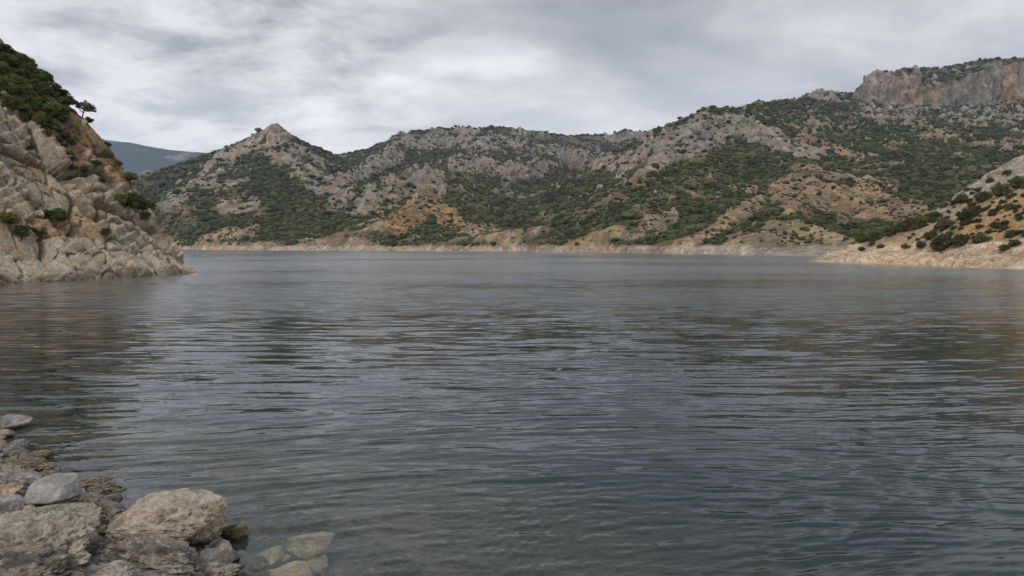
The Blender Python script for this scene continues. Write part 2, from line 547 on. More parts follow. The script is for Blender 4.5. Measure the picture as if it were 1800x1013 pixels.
OCHRE = [(757, 350, 700, 388, 30, 1), (757, 352, 800, 388, 26, .9), (1400, 245, 1520, 272, 15, .5)]

print('far terrain')
cols = np.concatenate([np.arange(60, 200, 6.0), np.arange(200, 1860, 1.9), np.arange(1860, 2200, 8.0)])
rows = []
D = 262.0
while D < 2700:
    rows.append(D)
    D *= 1.0010 if 1438 < D < 1490 else (1.0038 if D < 1700 else 1.007)
rows = np.array(rows)
PX, YY = np.meshgrid(cols, rows)
XX = (PX - 900) / F * YY
H, GR, _ = far_height(XX, YY)
_, PYY = proj(XX, YY, H)
landed = H > -8
rockz = capsules(PX, PYY, ROCK)
soilz = capsules(PX, PYY, SOIL)
olivez = capsules(PX, PYY, OLIVE)
ochrez = capsules(PX, PYY, OCHRE)
g0 = np.gradient(H, axis=0) / np.gradient(YY, axis=0)
g1 = np.gradient(H, axis=1) / np.gradient(XX, axis=1)
slope = np.hypot(g0, g1)


def boxblur(A, kr, kc):
    for ax, k in ((0, kr), (1, kc)):
        pad = [(0, 0), (0, 0)]; pad[ax] = (k + 1, k)
        c = np.cumsum(np.pad(A, pad, mode='edge'), axis=ax)
        n_ = A.shape[ax]
        hi_ = np.take(c, np.arange(2 * k + 1, n_ + 2 * k + 1), axis=ax); lo2 = np.take(c, np.arange(0, n_), axis=ax)
        A = (hi_ - lo2) / (2 * k + 1)
    return A


conv = (H - boxblur(H, 14, 22)) / (0.012 * YY)
conv = np.clip(conv, -1, 1) * (1 - 0.85 * sstep(90, 170, H))                 # +1 on crests, -1 in the gullies
n_a = fbm2(XX, YY, 45, 5, 41, 0.6)
n_b = fbm2(XX, YY, 16, 4, 61, 0.6)
n_c = fbm2(XX, YY, 120, 4, 71, 0.55)
cliffm = sstep(0.9, 1.6, slope) * (H > 60)
n_d = fbm2(XX, YY, 7.5, 3, 91, 0.6)
gully = fbm2(XX, YY, 110, 5, 23, 0.5, True)
rockm = sstep(0.46, 0.60, rockz * 0.80 - 0.05 * (GR == 0) + n_a * 0.40 + n_b * 0.75 + n_d * 0.5 + gully * 0.22 + conv * 0.16) * (rockz > 0.01)
rockm = np.maximum(rockm, cliffm)
scat = sstep(0.42, 0.54, n_a * 0.40 + n_b * 0.55 + n_d * 0.45 + 0.25 * n_c + gully * 0.12 + 0.12 * sstep(1250, 1500, PX) * sstep(330, 250, PYY) - 0.06 * (PX < 600)) * (H > 12)
rockm = np.maximum(rockm, scat * 0.9)
soilm = sstep(0.26, 0.52, soilz + n_b * 0.35 + n_a * 0.2 + gully * 0.10 + conv * 0.10) * (1 - rockm)
# relief
aboveshore = sstep(4, 25, H)
v1, v2, vid = voro3(XX / 26 + n_b * .3, YY / 26, H / 30, 11)
crag = (vid - 0.3) * 10 * sstep(0.02, 0.25, v2 - v1) + fbm2(XX, YY, 24, 4, 83, 0.6, True) * 8.0 + n_d * 3
HH = H + aboveshore * (1 - 0.6 * (GR == 0) * (H > 150)) * (gully * 9.5 - 4.5 + n_a * 2.0 + n_b * 1.2) + rockm * aboveshore * crag * (0.45 + 0.55 * sstep(500, 1200, YY)) * (1 - 0.35 * cliffm) * (1 - 0.45 * (GR == 0))
HH = HH + sstep(0, 6, H) * (1 - aboveshore) * (n_b * 0.8)
# keep the sky line where it was measured
yd = YY.copy()
HH = HH + sstep(0.2, 1, HH) * sstep(5.5, 4.0, HH) * 0.16 * np.sin(HH * 6.5 + n_c * 2)
u1, u2, uid = voro3(XX / 11 + n_d * .3, YY / 30, H / 9, 77)
YD = YY - cliffm * (vid - 0.5) * 12 - cliffm * n_b * 8 - cliffm * (uid - 0.5) * 7 - cliffm * 3 * sstep(0, 0.2, u2 - u1)
XD = XX + cliffm * fbm2(XX, H * 3, 30, 3, 7) * 6
GREY = np.array([0.28, 0.25, 0.215]); PINK = np.array([0.335, 0.265, 0.205]); CL_OR = np.array([0.40, 0.26, 0.15])
TAN = np.array([0.40, 0.30, 0.185]); OCH = np.array([0.42, 0.255, 0.115]); BROWN = np.array([0.25, 0.17, 0.11])
GRN = np.array([0.075, 0.080, 0.036]); GRN2 = np.array([0.150, 0.142, 0.062]); BANK = np.array([0.58, 0.43, 0.30]); BANK2 = np.array([0.46, 0.39, 0.32])
base = lerp3(GRN, GRN2, np.clip(0.25 + 0.5 * n_a + 0.6 * olivez + 0.3 * n_b, 0, 1))
dry = sstep(0.06, 0.46, n_c * 0.5 + n_b * 0.5 + gully * 0.30 + conv * 0.40 + 0.12 * (PX > 1300) + 0.10 * (H < 60))
base = lerp3(base, BROWN * 1.15, dry * 0.6)
soilc = lerp3(TAN * 0.95, OCH, np.clip(ochrez + 0.3 * n_a, 0, 1))
soilc = lerp3(soilc, np.array([0.37, 0.245, 0.14]), capsules(PX, PYY, [(1380, 335, 1600, 366, 40, .8), (690, 330, 770, 320, 26, .5)]))
soilc = soilc * (1 + 0.45 * n_d + 0.2 * n_b)[..., None]
col = lerp3(base, soilc, np.clip(soilm * (0.85 + 0.3 * n_b + 0.5 * n_d), 0, 1))
rc = lerp3(GREY, PINK, np.clip(0.5 + n_c + 0.5 * n_b, 0, 1))
orng = cliffm * sstep(0.0, 0.5, n_c * 0.7 + n_a * 0.6 + 0.12) * (PX > 1480)
rc = lerp3(rc, CL_OR, orng * 0.75)
rc = rc * (1 + 0.35 * (vid - 0.5) + 0.5 * n_d + 0.30 * cliffm * (uid - 0.5))[..., None]
col = lerp3(col, rc, np.clip(rockm * (0.92 + 0.4 * n_b), 0, 1))
bc = lerp3(BANK, BANK2, np.clip(0.5 + 0.9 * n_c + 0.4 * n_b, 0, 1))
bc = bc * (1 + 0.16 * np.sin(HH * 6.5 + n_b * 1.5) + 0.35 * n_d)[..., None]
bankm = sstep(5.2, 4.1, HH + 1.2 * n_b)
col = lerp3(col, bc, bankm)
V = np.stack([XD, YD, HH], -1).reshape(-1, 3)
Fc = grid_faces(*XX.shape)
zf = HH.reshape(-1)
keep = (zf[Fc].max(axis=1) > -5)
Fk = Fc[keep]
gk = GR.reshape(-1)[Fk[:, 0]]
colf = col.reshape(-1, 3)
names = ['rocky_peak', 'mountain', 'hill', 'mountain_range']
for gi, nm in enumerate(names):
    sel = Fk[gk == gi]
    if len(sel) == 0:
        continue
    v_, f_, c_ = compact(V, sel, colf)
    add_obj(nm, make_mesh(nm, v_, f_[:, ::-1][:, ::-1], col=c_), M_far, kind='structure')
# visible elevation for choosing what can be seen
ELV = (HH - CAMH) / YY
CUM = np.maximum.accumulate(ELV, axis=0)

# ------------------------------------------------------------------ the distant blue ridge
print('distant ridge')
c_ = np.arange(-300, 700, 5.0); r_ = np.linspace(4200, 5200, 60)
A, B = np.meshgrid(c_, r_)
X2 = (A - 900) / F * B
prof = np.interp(A, [-300, 0, 190, 250, 300, 370, 430, 520, 700], [230, 240, 248, 255, 265, 271, 290, 330, 400])
crest_h = CAMH + (433 - prof) / F * 4800
H2 = crest_h - 0.62 * np.abs(B - 4800) * (B < 4800) - 0.5 * (B - 4800) * (B >= 4800)
H2 = H2 + fbm2(X2, B, 160, 5, 5, 0.55, True) * 24 * sstep(0, 200, 4800 - B + 60)
nn = fbm2(X2, B, 90, 4, 15)
c2c = lerp3(np.array([0.045, 0.060, 0.05]), np.array([0.22, 0.19, 0.16]), sstep(0.25, 0.5, nn))
V2 = np.stack([X2, B, H2], -1).reshape(-1, 3)
add_obj('distant_ridge', make_mesh('distant_ridge', V2, grid_faces(*A.shape), col=c2c.reshape(-1, 3)), M_far, kind='structure')

# ------------------------------------------------------------------ the right-hand headland
print('headland')


def P1(d):
    return np.interp(d, [-40, -10, 0, 6, 13.5, 24, 37, 48, 65, 100, 160], [-14, -4, 0, 2.6, 4.6, 8.6, 14.4, 22.5, 33, 48, 64])


def P2(d):
    return np.interp(d, [-40, -10, 0, 5, 10, 18, 27, 50, 120], [-14, -4, 0, 2.4, 4.6, 10.5, 16.5, 27, 45])


def head_shore(y):
    return np.interp(y, [40, 90, 132, 164, 185, 200, 215], [104, 102, 99, 95.6, 92, 88.5, 90])


ys = np.concatenate([np.linspace(60, 118, 40), np.arange(118, 212, 0.36), np.linspace(212, 290, 50)])
xs = np.concatenate([np.arange(80, 160, 0.34), np.linspace(160.5, 260, 60)])
XH, YH = np.meshgrid(xs, ys)
dd = XH - head_shore(YH) + 1.6 * fbm2(XH, YH, 14, 3, 5)
back = P1(XH - 88.5) - 0.42 * np.maximum(0, 203 - YH) - 0.9 * np.maximum(0, YH - 205)
frontc = 168 + 6 * fbm2(XH, YH, 40, 2, 3)
front = P2(dd) - 0.22 * np.maximum(0, YH - frontc) - 0.9 * np.maximum(0, YH - 207)
low = P1(dd) * 0.8 - 0.9 * np.maximum(0, YH - 205)
zh = np.maximum(np.maximum(back, front * sstep(-5, 12, 200 - YH) + low * (1 - sstep(-5, 12, 200 - YH))), low)
zh = np.where(YH > 207, np.minimum(zh, P1(XH - 88.5) - 0.9 * (YH - 207)), zh)
na = fbm2(XH, YH, 12, 5, 7, 0.55); nb = fbm2(XH, YH, 3.5, 4, 17, 0.6); nc = fbm2(XH, YH, 30, 3, 27)
# strata: rock sheets dipping towards the lake
q = (zh * 1.3 + YH * 0.25 + na * 2.0)
f1, f2, ci = voro3(XH / 4.5 + nb * .3, YH / 7.5 + XH / 14, zh / 3.0, 51)
rockh = np.maximum(sstep(6.2, 4.0, zh + 1.5 * na), 0.95 * sstep(-0.02, 0.22, capsules(*proj(XH, YH, zh), [(1640, 378, 1700, 335, 10, 1), (1700, 340, 1800, 290, 14, 1)]) - 0.3 + nb * .3))
zr = zh + rockh * ((ci - 0.45) * 1.6 * sstep(0.03, 0.2, f2 - f1) - 0.6 * (1 - sstep(0.0, 0.14, f2 - f1)) + nb * 0.25) * sstep(-2, 0.8, zh) + (1 - rockh) * (na * 0.8 + nb * 0.5)
pxh, pyh = proj(XH, YH, zh)
och = capsules(pxh, pyh, [(1730, 400, 1800, 370, 34, 1), (1690, 405, 1740, 400, 16, .7)])
ccol = lerp3(np.array([0.40, 0.30, 0.19]), np.array([0.42, 0.265, 0.125]), np.clip(och + 0.3 * nb, 0, 1))
ccol = lerp3(ccol, np.array([0.13, 0.115, 0.06]), sstep(0.0, 0.4, na + 0.2 * nb) * 0.7 * (1 - 0.8 * och))
rockcol = lerp3(np.array([0.62, 0.43, 0.26]), np.array([0.52, 0.415, 0.30]), np.clip(0.5 + nc + 0.4 * nb, 0, 1)) * (1 + 0.25 * (ci - .5))[..., None]
rockcol = lerp3(rockcol, np.array([0.36, 0.315, 0.25]), (zh > 9).astype(float))
rockcol = rockcol * (1 + 0.5 * nb)[..., None]
hc = lerp3(ccol, rockcol, np.clip(rockh, 0, 1))
VH = np.stack([XH, YH, zr], -1).reshape(-1, 3)
FH = grid_faces(*XH.shape)
FH = FH[VH[:, 2][FH].max(axis=1) > -6]
vh_, fh_, hc_ = compact(VH, FH, hc.reshape(-1, 3))
add_obj('headland', make_mesh('headland', vh_, fh_, col=hc_), M_head, kind='structure')
BV_HEAD = BVHTree.FromPolygons(vh_.tolist(), fh_.tolist())

# ------------------------------------------------------------------ the left-hand cliff
print('cliff')


def PC(d):
    return np.interp(d, [-30, -3, 0, 1.2, 3.8, 6.5, 8.8, 11.2, 16.2, 24.5, 34, 47, 82], [-22, -3.5, 0, 0.9, 2.3, 5.1, 9.5, 14.2, 22.7, 31.0, 38.5, 45, 56])


ys = np.concatenate([np.linspace(40, 76, 60), np.arange(76, 120, 0.14), np.linspace(120.3, 160, 60)])
xs = np.concatenate([np.linspace(-150, -94, 50), np.arange(-93.5, -49, 0.10)])
XC, YC = np.meshgrid(xs, ys)
sx = np.interp(YC, [30, 60, 83, 100, 112, 118], [-60, -60, -60, -56.0, -52.6, -51.8])
dc = sx - XC
ca = fbm2(XC, YC, 18, 4, 3)
cb = fbm2(XC, YC, 6, 4, 13)
yr = 116.0 + 1.5 * ca
zc_ = PC(dc + 1.2 * ca * sstep(0, 6, dc)) - 1.1 * np.maximum(0, YC - yr) * sstep(0, 3, YC - yr)
P0 = np.stack([XC, YC, zc_], -1)
tx = np.gradient(P0, axis=1); ty = np.gradient(P0, axis=0)
nrm = np.cross(tx, ty); nrm /= np.linalg.norm(nrm, axis=-1, keepdims=True) + 1e-9
# joints: one family running down the face, one across it; coordinates on the slope
sl = dc * 0.6 + zc_ * 0.9
w1 = fbm3(XC, YC, zc_, 9, 3, 71); w2 = fbm3(XC, YC, zc_, 3.5, 3, 91)
a_ = (YC + 0.25 * sl + 1.2 * w1) ; b_ = (sl - 0.35 * YC + 0.9 * w2)
bed = (sl * 0.9 - 0.45 * YC + 1.0 * w1) / 1.7
bed = bed - np.floor(bed)
f1, f2, id1, ox1, oy1 = voro3o(a_ / 6.0, b_ / 13.0, np.zeros_like(a_) + 0.5, 5, 0.9)
g1_, g2_, id2, ox2, oy2 = voro3o(a_ / 2.7 + w2 * .25, b_ / 4.6, id1 * 7, 25, 0.95)
k1_, k2_, id3, ox3, oy3 = voro3o(XC / 1.2, YC / 1.1, zc_ / 1.0, 35, 0.9)
e1, e2, e3 = f2 - f1, g2_ - g1_, k2_ - k1_


def tilt(i, s1, ox, oy, am):
    return am * (ox * (((i * 97.3) % 1) - .5) + oy * (((i * 57.1 + s1) % 1) - .5)) * 2


disp = 1.9 * (id1 - 0.5) + tilt(id1, .3, ox1, oy1, 1.6) + 0.5 * sstep(0, 0.22, e1) - 2.4 * (1 - sstep(0.0, 0.07, e1))
disp += 0.42 * (id2 - 0.5) + tilt(id2, .7, ox2, oy2, 0.58) + 0.16 * sstep(0, 0.2, e2) - 0.95 * (1 - sstep(0.0, 0.07, e2)) * sstep(0.1, 0.4, id3 * .3 + id2)
disp += tilt(id3, .1, ox3, oy3, 0.10) - 0.16 * (1 - sstep(0.0, 0.10, e3)) * (id2 > 0.55)
disp += 0.45 * (bed - 0.5) * sstep(0.3, 0.6, id1) * sstep(1.0, 0.9, bed)
disp += 0.14 * (id3 - 0.5) + 0.10 * fbm3(XC, YC, zc_, 1.2, 4, 45, 0.65, True) + 0.25 * w2 - 0.5
pcx, pcy = proj(XC, YC, zc_)
earth = capsules(pcx, pcy, [(118, 200, 150, 250, 14, 1), (150, 235, 190, 275, 18, 1), (185, 270, 225, 325, 12, .8), (205, 250, 215, 290, 10, .6), (30, 110, 110, 200, 40, .9), (0, 120, 60, 180, 40, .9), (80, 200, 140, 290, 22, .8)])
earth = sstep(0.35, 0.7, earth + 0.4 * w2 + 0.15 * cb)
disp = disp * (1 - 0.6 * earth) * sstep(-2.5, 0.5, zc_) * (1 - 0.75 * sstep(1, 6, YC - yr))
PV = P0 + nrm * disp[..., None]
rk = lerp3(np.array([0.56, 0.455, 0.325]), np.array([0.41, 0.35, 0.265]), np.clip(0.5 + 1.1 * w1 + 0.5 * w2, 0, 1))
rk = lerp3(rk, np.array([0.48, 0.42, 0.33]), 0.75 * sstep(9, 2, zc_ + 2 * w2))
stain = sstep(0.18, 0.42, fbm3(XC, YC, zc_ * 0.6, 4.0, 4, 111) + 0.12 * (id2 - .5))
rk = lerp3(rk, np.array([0.42, 0.27, 0.12]), stain * 0.6)
rk = rk * (0.9 + 0.26 * id2)[..., None]
wet = sstep(0.55, 0.25, zc_ + 0.25 * w2)
rk = lerp3(rk, np.array([0.12, 0.11, 0.085]), wet * 0.6)
ec = lerp3(np.array([0.34, 0.195, 0.085]), np.array([0.28, 0.20, 0.12]), np.clip(0.5 + w2, 0, 1))
ec = lerp3(ec, np.array([0.075, 0.085, 0.035]), sstep(-0.1, 0.3, cb + 0.3 * w2 + 0.6 * capsules(pcx, pcy, [(0, 100, 110, 200, 55, 1)])) * 0.7)
cc = lerp3(rk, ec, earth)
VC = PV.reshape(-1, 3); FC = grid_faces(*XC.shape)
FC = FC[VC[:, 2][FC].max(axis=1) > -5]
vc_, fc_, cc_ = compact(VC, FC, cc.reshape(-1, 3))
add_obj('cliff', make_mesh('cliff', vc_, fc_, col=cc_), M_cliff, kind='structure')
BV_CLIFF = BVHTree.FromPolygons(vc_.tolist(), fc_.tolist())


def hit(bv, px, py):
    d = ray(px, py)
    loc, n, i, dist = bv.ray_cast(Vector((0, 0, CAMH)), Vector(d.tolist()).normalized())
    return loc


# ------------------------------------------------------------------ the near shore and the lake bed
print('shore')
SHL = [unz(-900, 640, 0)[:2], unz(-300, 715, 0)[:2], unz(0, 768, 0)[:2], unz(60, 800, 0)[:2], unz(120, 838, 0)[:2], unz(200, 880, 0)[:2], unz(300, 945, 0)[:2],
       unz(395, 985, 0)[:2], unz(440, 1013, 0)[:2], unz(480, 1110, 0)[:2], unz(640, 1330, 0)[:2], (0.6, 4.0), (3.5, 3.2), (10, 1.5), (30, -6), (120, -60)]
SHL = [np.array(p, float) for p in SHL]


def shore_d(x, y):
    """distance from the water's edge, positive on land"""
    best = np.full(x.shape, 1e9); sgn = np.ones(x.shape)
    for a, b in zip(SHL[:-1], SHL[1:]):
        d = b - a
        t = np.clip(((x - a[0]) * d[0] + (y - a[1]) * d[1]) / (d @ d), 0, 1)
        ex, ey = x - a[0] - t * d[0], y - a[1] - t * d[1]
        dist = np.hypot(ex, ey)
        cr = d[0] * ey - d[1] * ex
        m = dist < best
        best = np.where(m, dist, best); sgn = np.where(m, np.where(cr > 0, -1.0, 1.0), sgn)
    return best * sgn


def shore_h(x, y, detail=True):
    d = shore_d(x, y) + 0.35 * fbm2(x, y, 2.2, 3, 3)
    dp = np.maximum(d, 0)
    land = 0.22 * dp + 0.075 * dp * dp
    land = np.where(dp > 5, 0.22 * 5 + 0.075 * 25 + 0.35 * (dp - 5), land)
    dn = -np.minimum(d, 0)
    water_ = -(0.24 * (1 - np.exp(-dn / 0.45)) + 0.19 * dn + 0.004 * dn ** 2)
    h = np.where(d > 0, land, np.maximum(water_, -7.0 - 0.0 * x))
    if detail:
        amp = sstep(30, 12, np.hypot(x, y))
        h = h + amp * (0.16 * (0.35 + 0.65 * sstep(-0.5, 0.2, d)) * fbm2(x, y, 1.3, 5, 9, 0.55) + 0.05 * fbm2(x, y, 0.28, 3, 19, 0.6, True) * sstep(-1.5, 0.5, d))
    cz = np.hypot(x, y)
    h = np.minimum(h, np.where(cz < 3.0, 2.9, 99))
    return h


rr = np.concatenate([[0.01], np.linspace(0.5, 5, 20), 5 * np.exp(np.arange(1, 150) * 0.0075), 5 * np.exp(150 * 0.0075) * np.exp(np.arange(0, 70) * 0.04), [400, 700, 1100, 1600]])
th = np.concatenate([np.radians(np.arange(-180, -50, 3.0)), np.radians(np.arange(-50, 12, 0.16)), np.radians(np.arange(12, 180.1, 3.0))])
TH, RR = np.meshgrid(th, rr)
XS, YS = RR * np.sin(TH), RR * np.cos(TH)
ZS = shore_h(XS, YS)
sa = fbm2(XS, YS, 0.9, 4, 33); sb = fbm2(XS, YS, 0.2, 3, 43)
scol = lerp3(np.array([0.20, 0.17, 0.14]), np.array([0.34, 0.29, 0.23]), np.clip(0.5 + sa + 0.6 * sb, 0, 1))
scol = lerp3(scol, np.array([0.13, 0.105, 0.075]), sstep(0.12, -0.02, ZS + 0.05 * sa)* 0.8)
bedc = lerp3(np.array([0.19, 0.15, 0.085]), np.array([0.36, 0.285, 0.17]), np.clip(0.5 + 1.6 * fbm2(XS, YS, 2.2, 4, 53), 0, 1))
scol = lerp3(scol, bedc, sstep(-0.05, -0.3, ZS))
add_obj('shore', make_mesh('shore', np.stack([XS, YS, ZS], -1).reshape(-1, 3), grid_faces(*XS.shape), col=scol.reshape(-1, 3)), M_shore, kind='structure')

# ------------------------------------------------------------------ water
print('water')
rng = np.random.RandomState(4)
r1 = [1.5]
while r1[-1] < 130:
    r1.append(r1[-1] + max(0.022, (0.0042 if r1[-1] < 45 else 0.0054) * r1[-1]) + (0.3 if r1[-1] < 5 else 0))
r1 = np.array(r1)
r2 = 130 * np.exp(np.arange(1, 75) * 0.045)
rr = np.concatenate([r1, r2[r2 < 3000]])
th = np.concatenate([np.radians(np.arange(-180, -39.5, 4.0)), np.radians(np.linspace(-39.5, 39.5, 720)), np.radians(np.arange(43.5, 180.1, 4.0))])
TH, RR = np.meshgrid(th, rr)
XW, YW = RR * np.sin(TH), RR * np.cos(TH)
pitch = np.gradient(rr)[:, None] * np.ones_like(XW)
ZW = np.zeros_like(XW); res = np.zeros_like(XW); tot = 0
wx = XW + 1.2 * vn2(XW / 9, YW / 6, 71); wy = YW + 1.0 * vn2(XW / 11, YW / 7, 72)
turn = -0.30 * sstep(-2, 30, XW) * sstep(60, 14, YW)          # crests swing round on the right
side = 0.62 + 0.65 * sstep(-8, 12, XW)
env1 = 0.55 + 0.55 * sstep(-0.5, 0.5, vn2(XW / 7, YW / 5, 81))
env2 = (0.45 + 0.85 * sstep(-0.5, 0.5, vn2(XW / 4 + 9, YW / 3, 82))) * side
for fam, (n, l0, l1, ang0, spread, slope_rms) in enumerate([(18, 0.7, 1.7, 92, 4, 0.036), (24, 0.35, 0.7, 95, 8, 0.052), (40, 0.18, 0.35, 97, 15, 0.078), (30, 0.09, 0.18, 95, 30, 0.085)]):
    fz = np.zeros_like(XW)
    for i in range(n):
        lam = math.exp(rng.uniform(math.log(l0), math.log(l1)))
        an = math.radians(ang0 + rng.randn() * spread)
        k = 2 * math.pi / lam
        amp = slope_rms * math.sqrt(2.0 / n) / k
        fil = np.exp(-(pitch * (1.7 if fam < 2 else 1.3) / lam) ** 2)
        ph = rng.uniform(0, 6.28)
        phase = k * (wx * math.cos(an) + wy * math.sin(an)) + ph
        s_ = np.sin(phase)
        fz += amp * fil * (s_ - 0.18 * np.cos(2 * phase))
    ZW += fz * (env1 if fam < 2 else env2)
for lam, sr in ((1.1, 0.036), (0.50, 0.052), (0.26, 0.072), (0.13, 0.075)):
    res += (sr * (1 - np.exp(-(pitch * 1.3 / lam) ** 2))) ** 2
res = np.sqrt(res)
calm = sstep(0.0, 1.2, -shore_d(XW, YW))       # sheltered, smaller ripples right at the edge
ZW *= 0.35 + 0.65 * calm
nr, nc = XW.shape
VW = np.stack([XW, YW, ZW], -1).reshape(-1, 3)
FW = grid_faces(nr, nc)
# close the body of water: rim, floor and the small hole in the middle
top_n = len(VW)
extra = [(0, 0, 0.0)]
ring_out = np.arange(nc) + (nr - 1) * nc
low = VW[ring_out].copy(); low[:, 2] = -14
VW = np.concatenate([VW, [[0, 0, 0.0]], low, [[0, 0, -14.0]]])
ic, il, ib = top_n, top_n + 1, top_n + 1 + nc
q = []
for j in range(nc - 1):
    q.append((j, j + 1, ic, ic))
    q.append((ring_out[j], il + j, il + j + 1, ring_out[j + 1]))
    q.append((il + j, ib, ib, il + j + 1))
tri = []
verts_w = VW
me = bpy.data.meshes.new('water')
allf = [tuple(f) for f in FW[:0]]
FWq = FW
extra_q = np.array([(ring_out[j], ring_out[j + 1], il + j + 1, il + j) for j in range(nc - 1)])
FWq = np.concatenate([FW, extra_q])
tris = np.array([(j, ic, j + 1) for j in range(nc - 1)] + [(il + j, il + j + 1, ib) for j in range(nc - 1)])
nv, nq, nt = len(VW), len(FWq), len(tris)
me.vertices.add(nv); me.vertices.foreach_set('co', VW.astype(np.float32).ravel())
me.loops.add(nq * 4 + nt * 3); me.loops.foreach_set('vertex_index', np.concatenate([FWq.ravel(), tris.ravel()]).astype(np.int32))
me.polygons.add(nq + nt)
me.polygons.foreach_set('loop_start', np.concatenate([np.arange(nq) * 4, nq * 4 + np.arange(nt) * 3]).astype(np.int32))
me.polygons.foreach_set('loop_total', np.concatenate([np.full(nq, 4), np.full(nt, 3)]).astype(np.int32))
sm = np.zeros(nq + nt, bool); sm[:len(FW)] = True
me.polygons.foreach_set('use_smooth', sm)
me.update(calc_edges=True); me.validate()
ra = me.attributes.new('chop', 'FLOAT', 'POINT')
rv = np.zeros(nv, np.float32); rv[:top_n] = res.ravel()
ra.data.foreach_set('value', rv)

m, t, out = new_mat('lake_water')
tcn = t.nodes.new('ShaderNodeTexCoord'); P = tcn.outputs['Object']
at = t.nodes.new('ShaderNodeAttribute'); at.attribute_name = 'chop'
patch = noise(t, mapping(t, P, (3, 8, 0), (0.010, 0.022, 1)), 1.0, 3, 0.6)
patchv = ramp(t, patch.outputs[0], [(0.36, 0.45), (0.62, 1.3)])


def slopes(vec, scl, size, amt_in):
    n_ = noise(t, mapping(t, vec, (0, 0, 0), size), scl, 2, 0.55, 0.4)
    s1 = t.nodes.new('ShaderNodeVectorMath'); s1.operation = 'SUBTRACT'; s1.inputs[1].default_value = (0.5, 0.5, 0.5)
    L(t, n_.outputs['Color'], s1.inputs[0])
    s2 = t.nodes.new('ShaderNodeVectorMath'); s2.operation = 'SCALE'
    L(t, s1.outputs[0], s2.inputs[0]); L(t, amt_in, s2.inputs['Scale'])
    s3 = t.nodes.new('ShaderNodeVectorMath'); s3.operation = 'MULTIPLY'; s3.inputs[1].default_value = (0.55, 1, 0)
    L(t, s2.outputs[0], s3.inputs[0])
    return s3.outputs[0]


chop_amt = math_node(t, 'MULTIPLY', math_node(t, 'MULTIPLY', at.outputs['Fac'], 9.0), patchv)
fine_amt = math_node(t, 'MULTIPLY', patchv, 0.20)
sA = slopes(P, 1.0, (0.38, 2.0, 1), chop_amt)
sB = slopes(P, 1.0, (5, 17, 1), fine_amt)
geo = t.nodes.new('ShaderNodeNewGeometry')
va = t.nodes.new('ShaderNodeVectorMath'); va.operation = 'ADD'; L(t, sA, va.inputs[0]); L(t, sB, va.inputs[1])
vb = t.nodes.new('ShaderNodeVectorMath'); vb.operation = 'ADD'; L(t, va.outputs[0], vb.inputs[0]); L(t, geo.outputs['Normal'], vb.inputs[1])
vn = t.nodes.new('ShaderNodeVectorMath'); vn.operation = 'NORMALIZE'; L(t, vb.outputs[0], vn.inputs[0])
fr = t.nodes.new('ShaderNodeFresnel'); fr.inputs['IOR'].default_value = 1.34; L(t, vn.outputs[0], fr.inputs['Normal'])
gl = t.nodes.new('ShaderNodeBsdfGlossy'); gl.inputs['Roughness'].default_value = 0.06; gl.inputs[0].default_value = (1, 1, 1, 1)
L(t, vn.outputs[0], gl.inputs['Normal'])
rgh = math_node(t, 'MULTIPLY', math_node(t, 'MAXIMUM', math_node(t, 'SUBTRACT', at.outputs['Fac'], 0.08), 0.0), math_node(t, 'MULTIPLY', patchv, 1.0))
L(t, math_node(t, 'SQRT', math_node(t, 'ADD', rgh, 0.0016)), gl.inputs['Roughness'])
trn = t.nodes.new('ShaderNodeBsdfTransparent'); trn.inputs[0].default_value = (0.97, 0.97, 0.94, 1)
df = t.nodes.new('ShaderNodeBsdfDiffuse'); df.inputs[0].default_value = (0.115, 0.235, 0.255, 1)
mb = t.nodes.new('ShaderNodeMixShader'); mb.inputs[0].default_value = 0.125
L(t, trn.outputs[0], mb.inputs[1]); L(t, df.outputs[0], mb.inputs[2])
ms = t.nodes.new('ShaderNodeMixShader'); L(t, fr.outputs[0], ms.inputs[0]); L(t, mb.outputs[0], ms.inputs[1]); L(t, gl.outputs[0], ms.inputs[2])
L(t, ms.outputs[0], out.inputs['Surface'])
va_ = t.nodes.new('ShaderNodeVolumeAbsorption'); va_.inputs[0].default_value = (0.62, 0.62, 0.50, 1); va_.inputs['Density'].default_value = 0.5
L(t, va_.outputs[0], out.inputs['Volume'])
me.materials.append(m)
wo_ = bpy.data.objects.new('water', me); COL.objects.link(wo_); wo_['kind'] = 'structure'


# ------------------------------------------------------------------ stones
def ico(sub):
    t_ = (1 + 5 ** .5) / 2
    v = np.array([(-1, t_, 0), (1, t_, 0), (-1, -t_, 0), (1, -t_, 0), (0, -1, t_), (0, 1, t_), (0, -1, -t_), (0, 1, -t_), (t_, 0, -1), (t_, 0, 1), (-t_, 0, -1), (-t_, 0, 1)], float)
    v /= np.linalg.norm(v[0])
    f = np.array([(0, 11, 5), (0, 5, 1), (0, 1, 7), (0, 7, 10), (0, 10, 11), (1, 5, 9), (5, 11, 4), (11, 10, 2), (10, 7, 6), (7, 1, 8), (3, 9, 4), (3, 4, 2), (3, 2, 6), (3, 6, 8), (3, 8, 9), (4, 9, 5), (2, 4, 11), (6, 2, 10), (8, 6, 7), (9, 8, 1)])
    for _ in range(sub):
        e = np.sort(np.concatenate([f[:, [0, 1]], f[:, [1, 2]], f[:, [2, 0]]]), axis=1)
        u, inv = np.unique(e, axis=0, return_inverse=True)
        inv = inv.ravel()
        mid = v[u].mean(axis=1); mid /= np.linalg.norm(mid, axis=1, keepdims=True)
        n0 = len(v); k = len(f)
        a, b, c = n0 + inv[:k], n0 + inv[k:2 * k], n0 + inv[2 * k:]
        v = np.concatenate([v, mid])
        f = np.concatenate([np.stack([f[:, 0], a, c], 1), np.stack([a, f[:, 1], b], 1), np.stack([c, b, f[:, 2]], 1), np.stack([a, b, c], 1)])
    return v, f


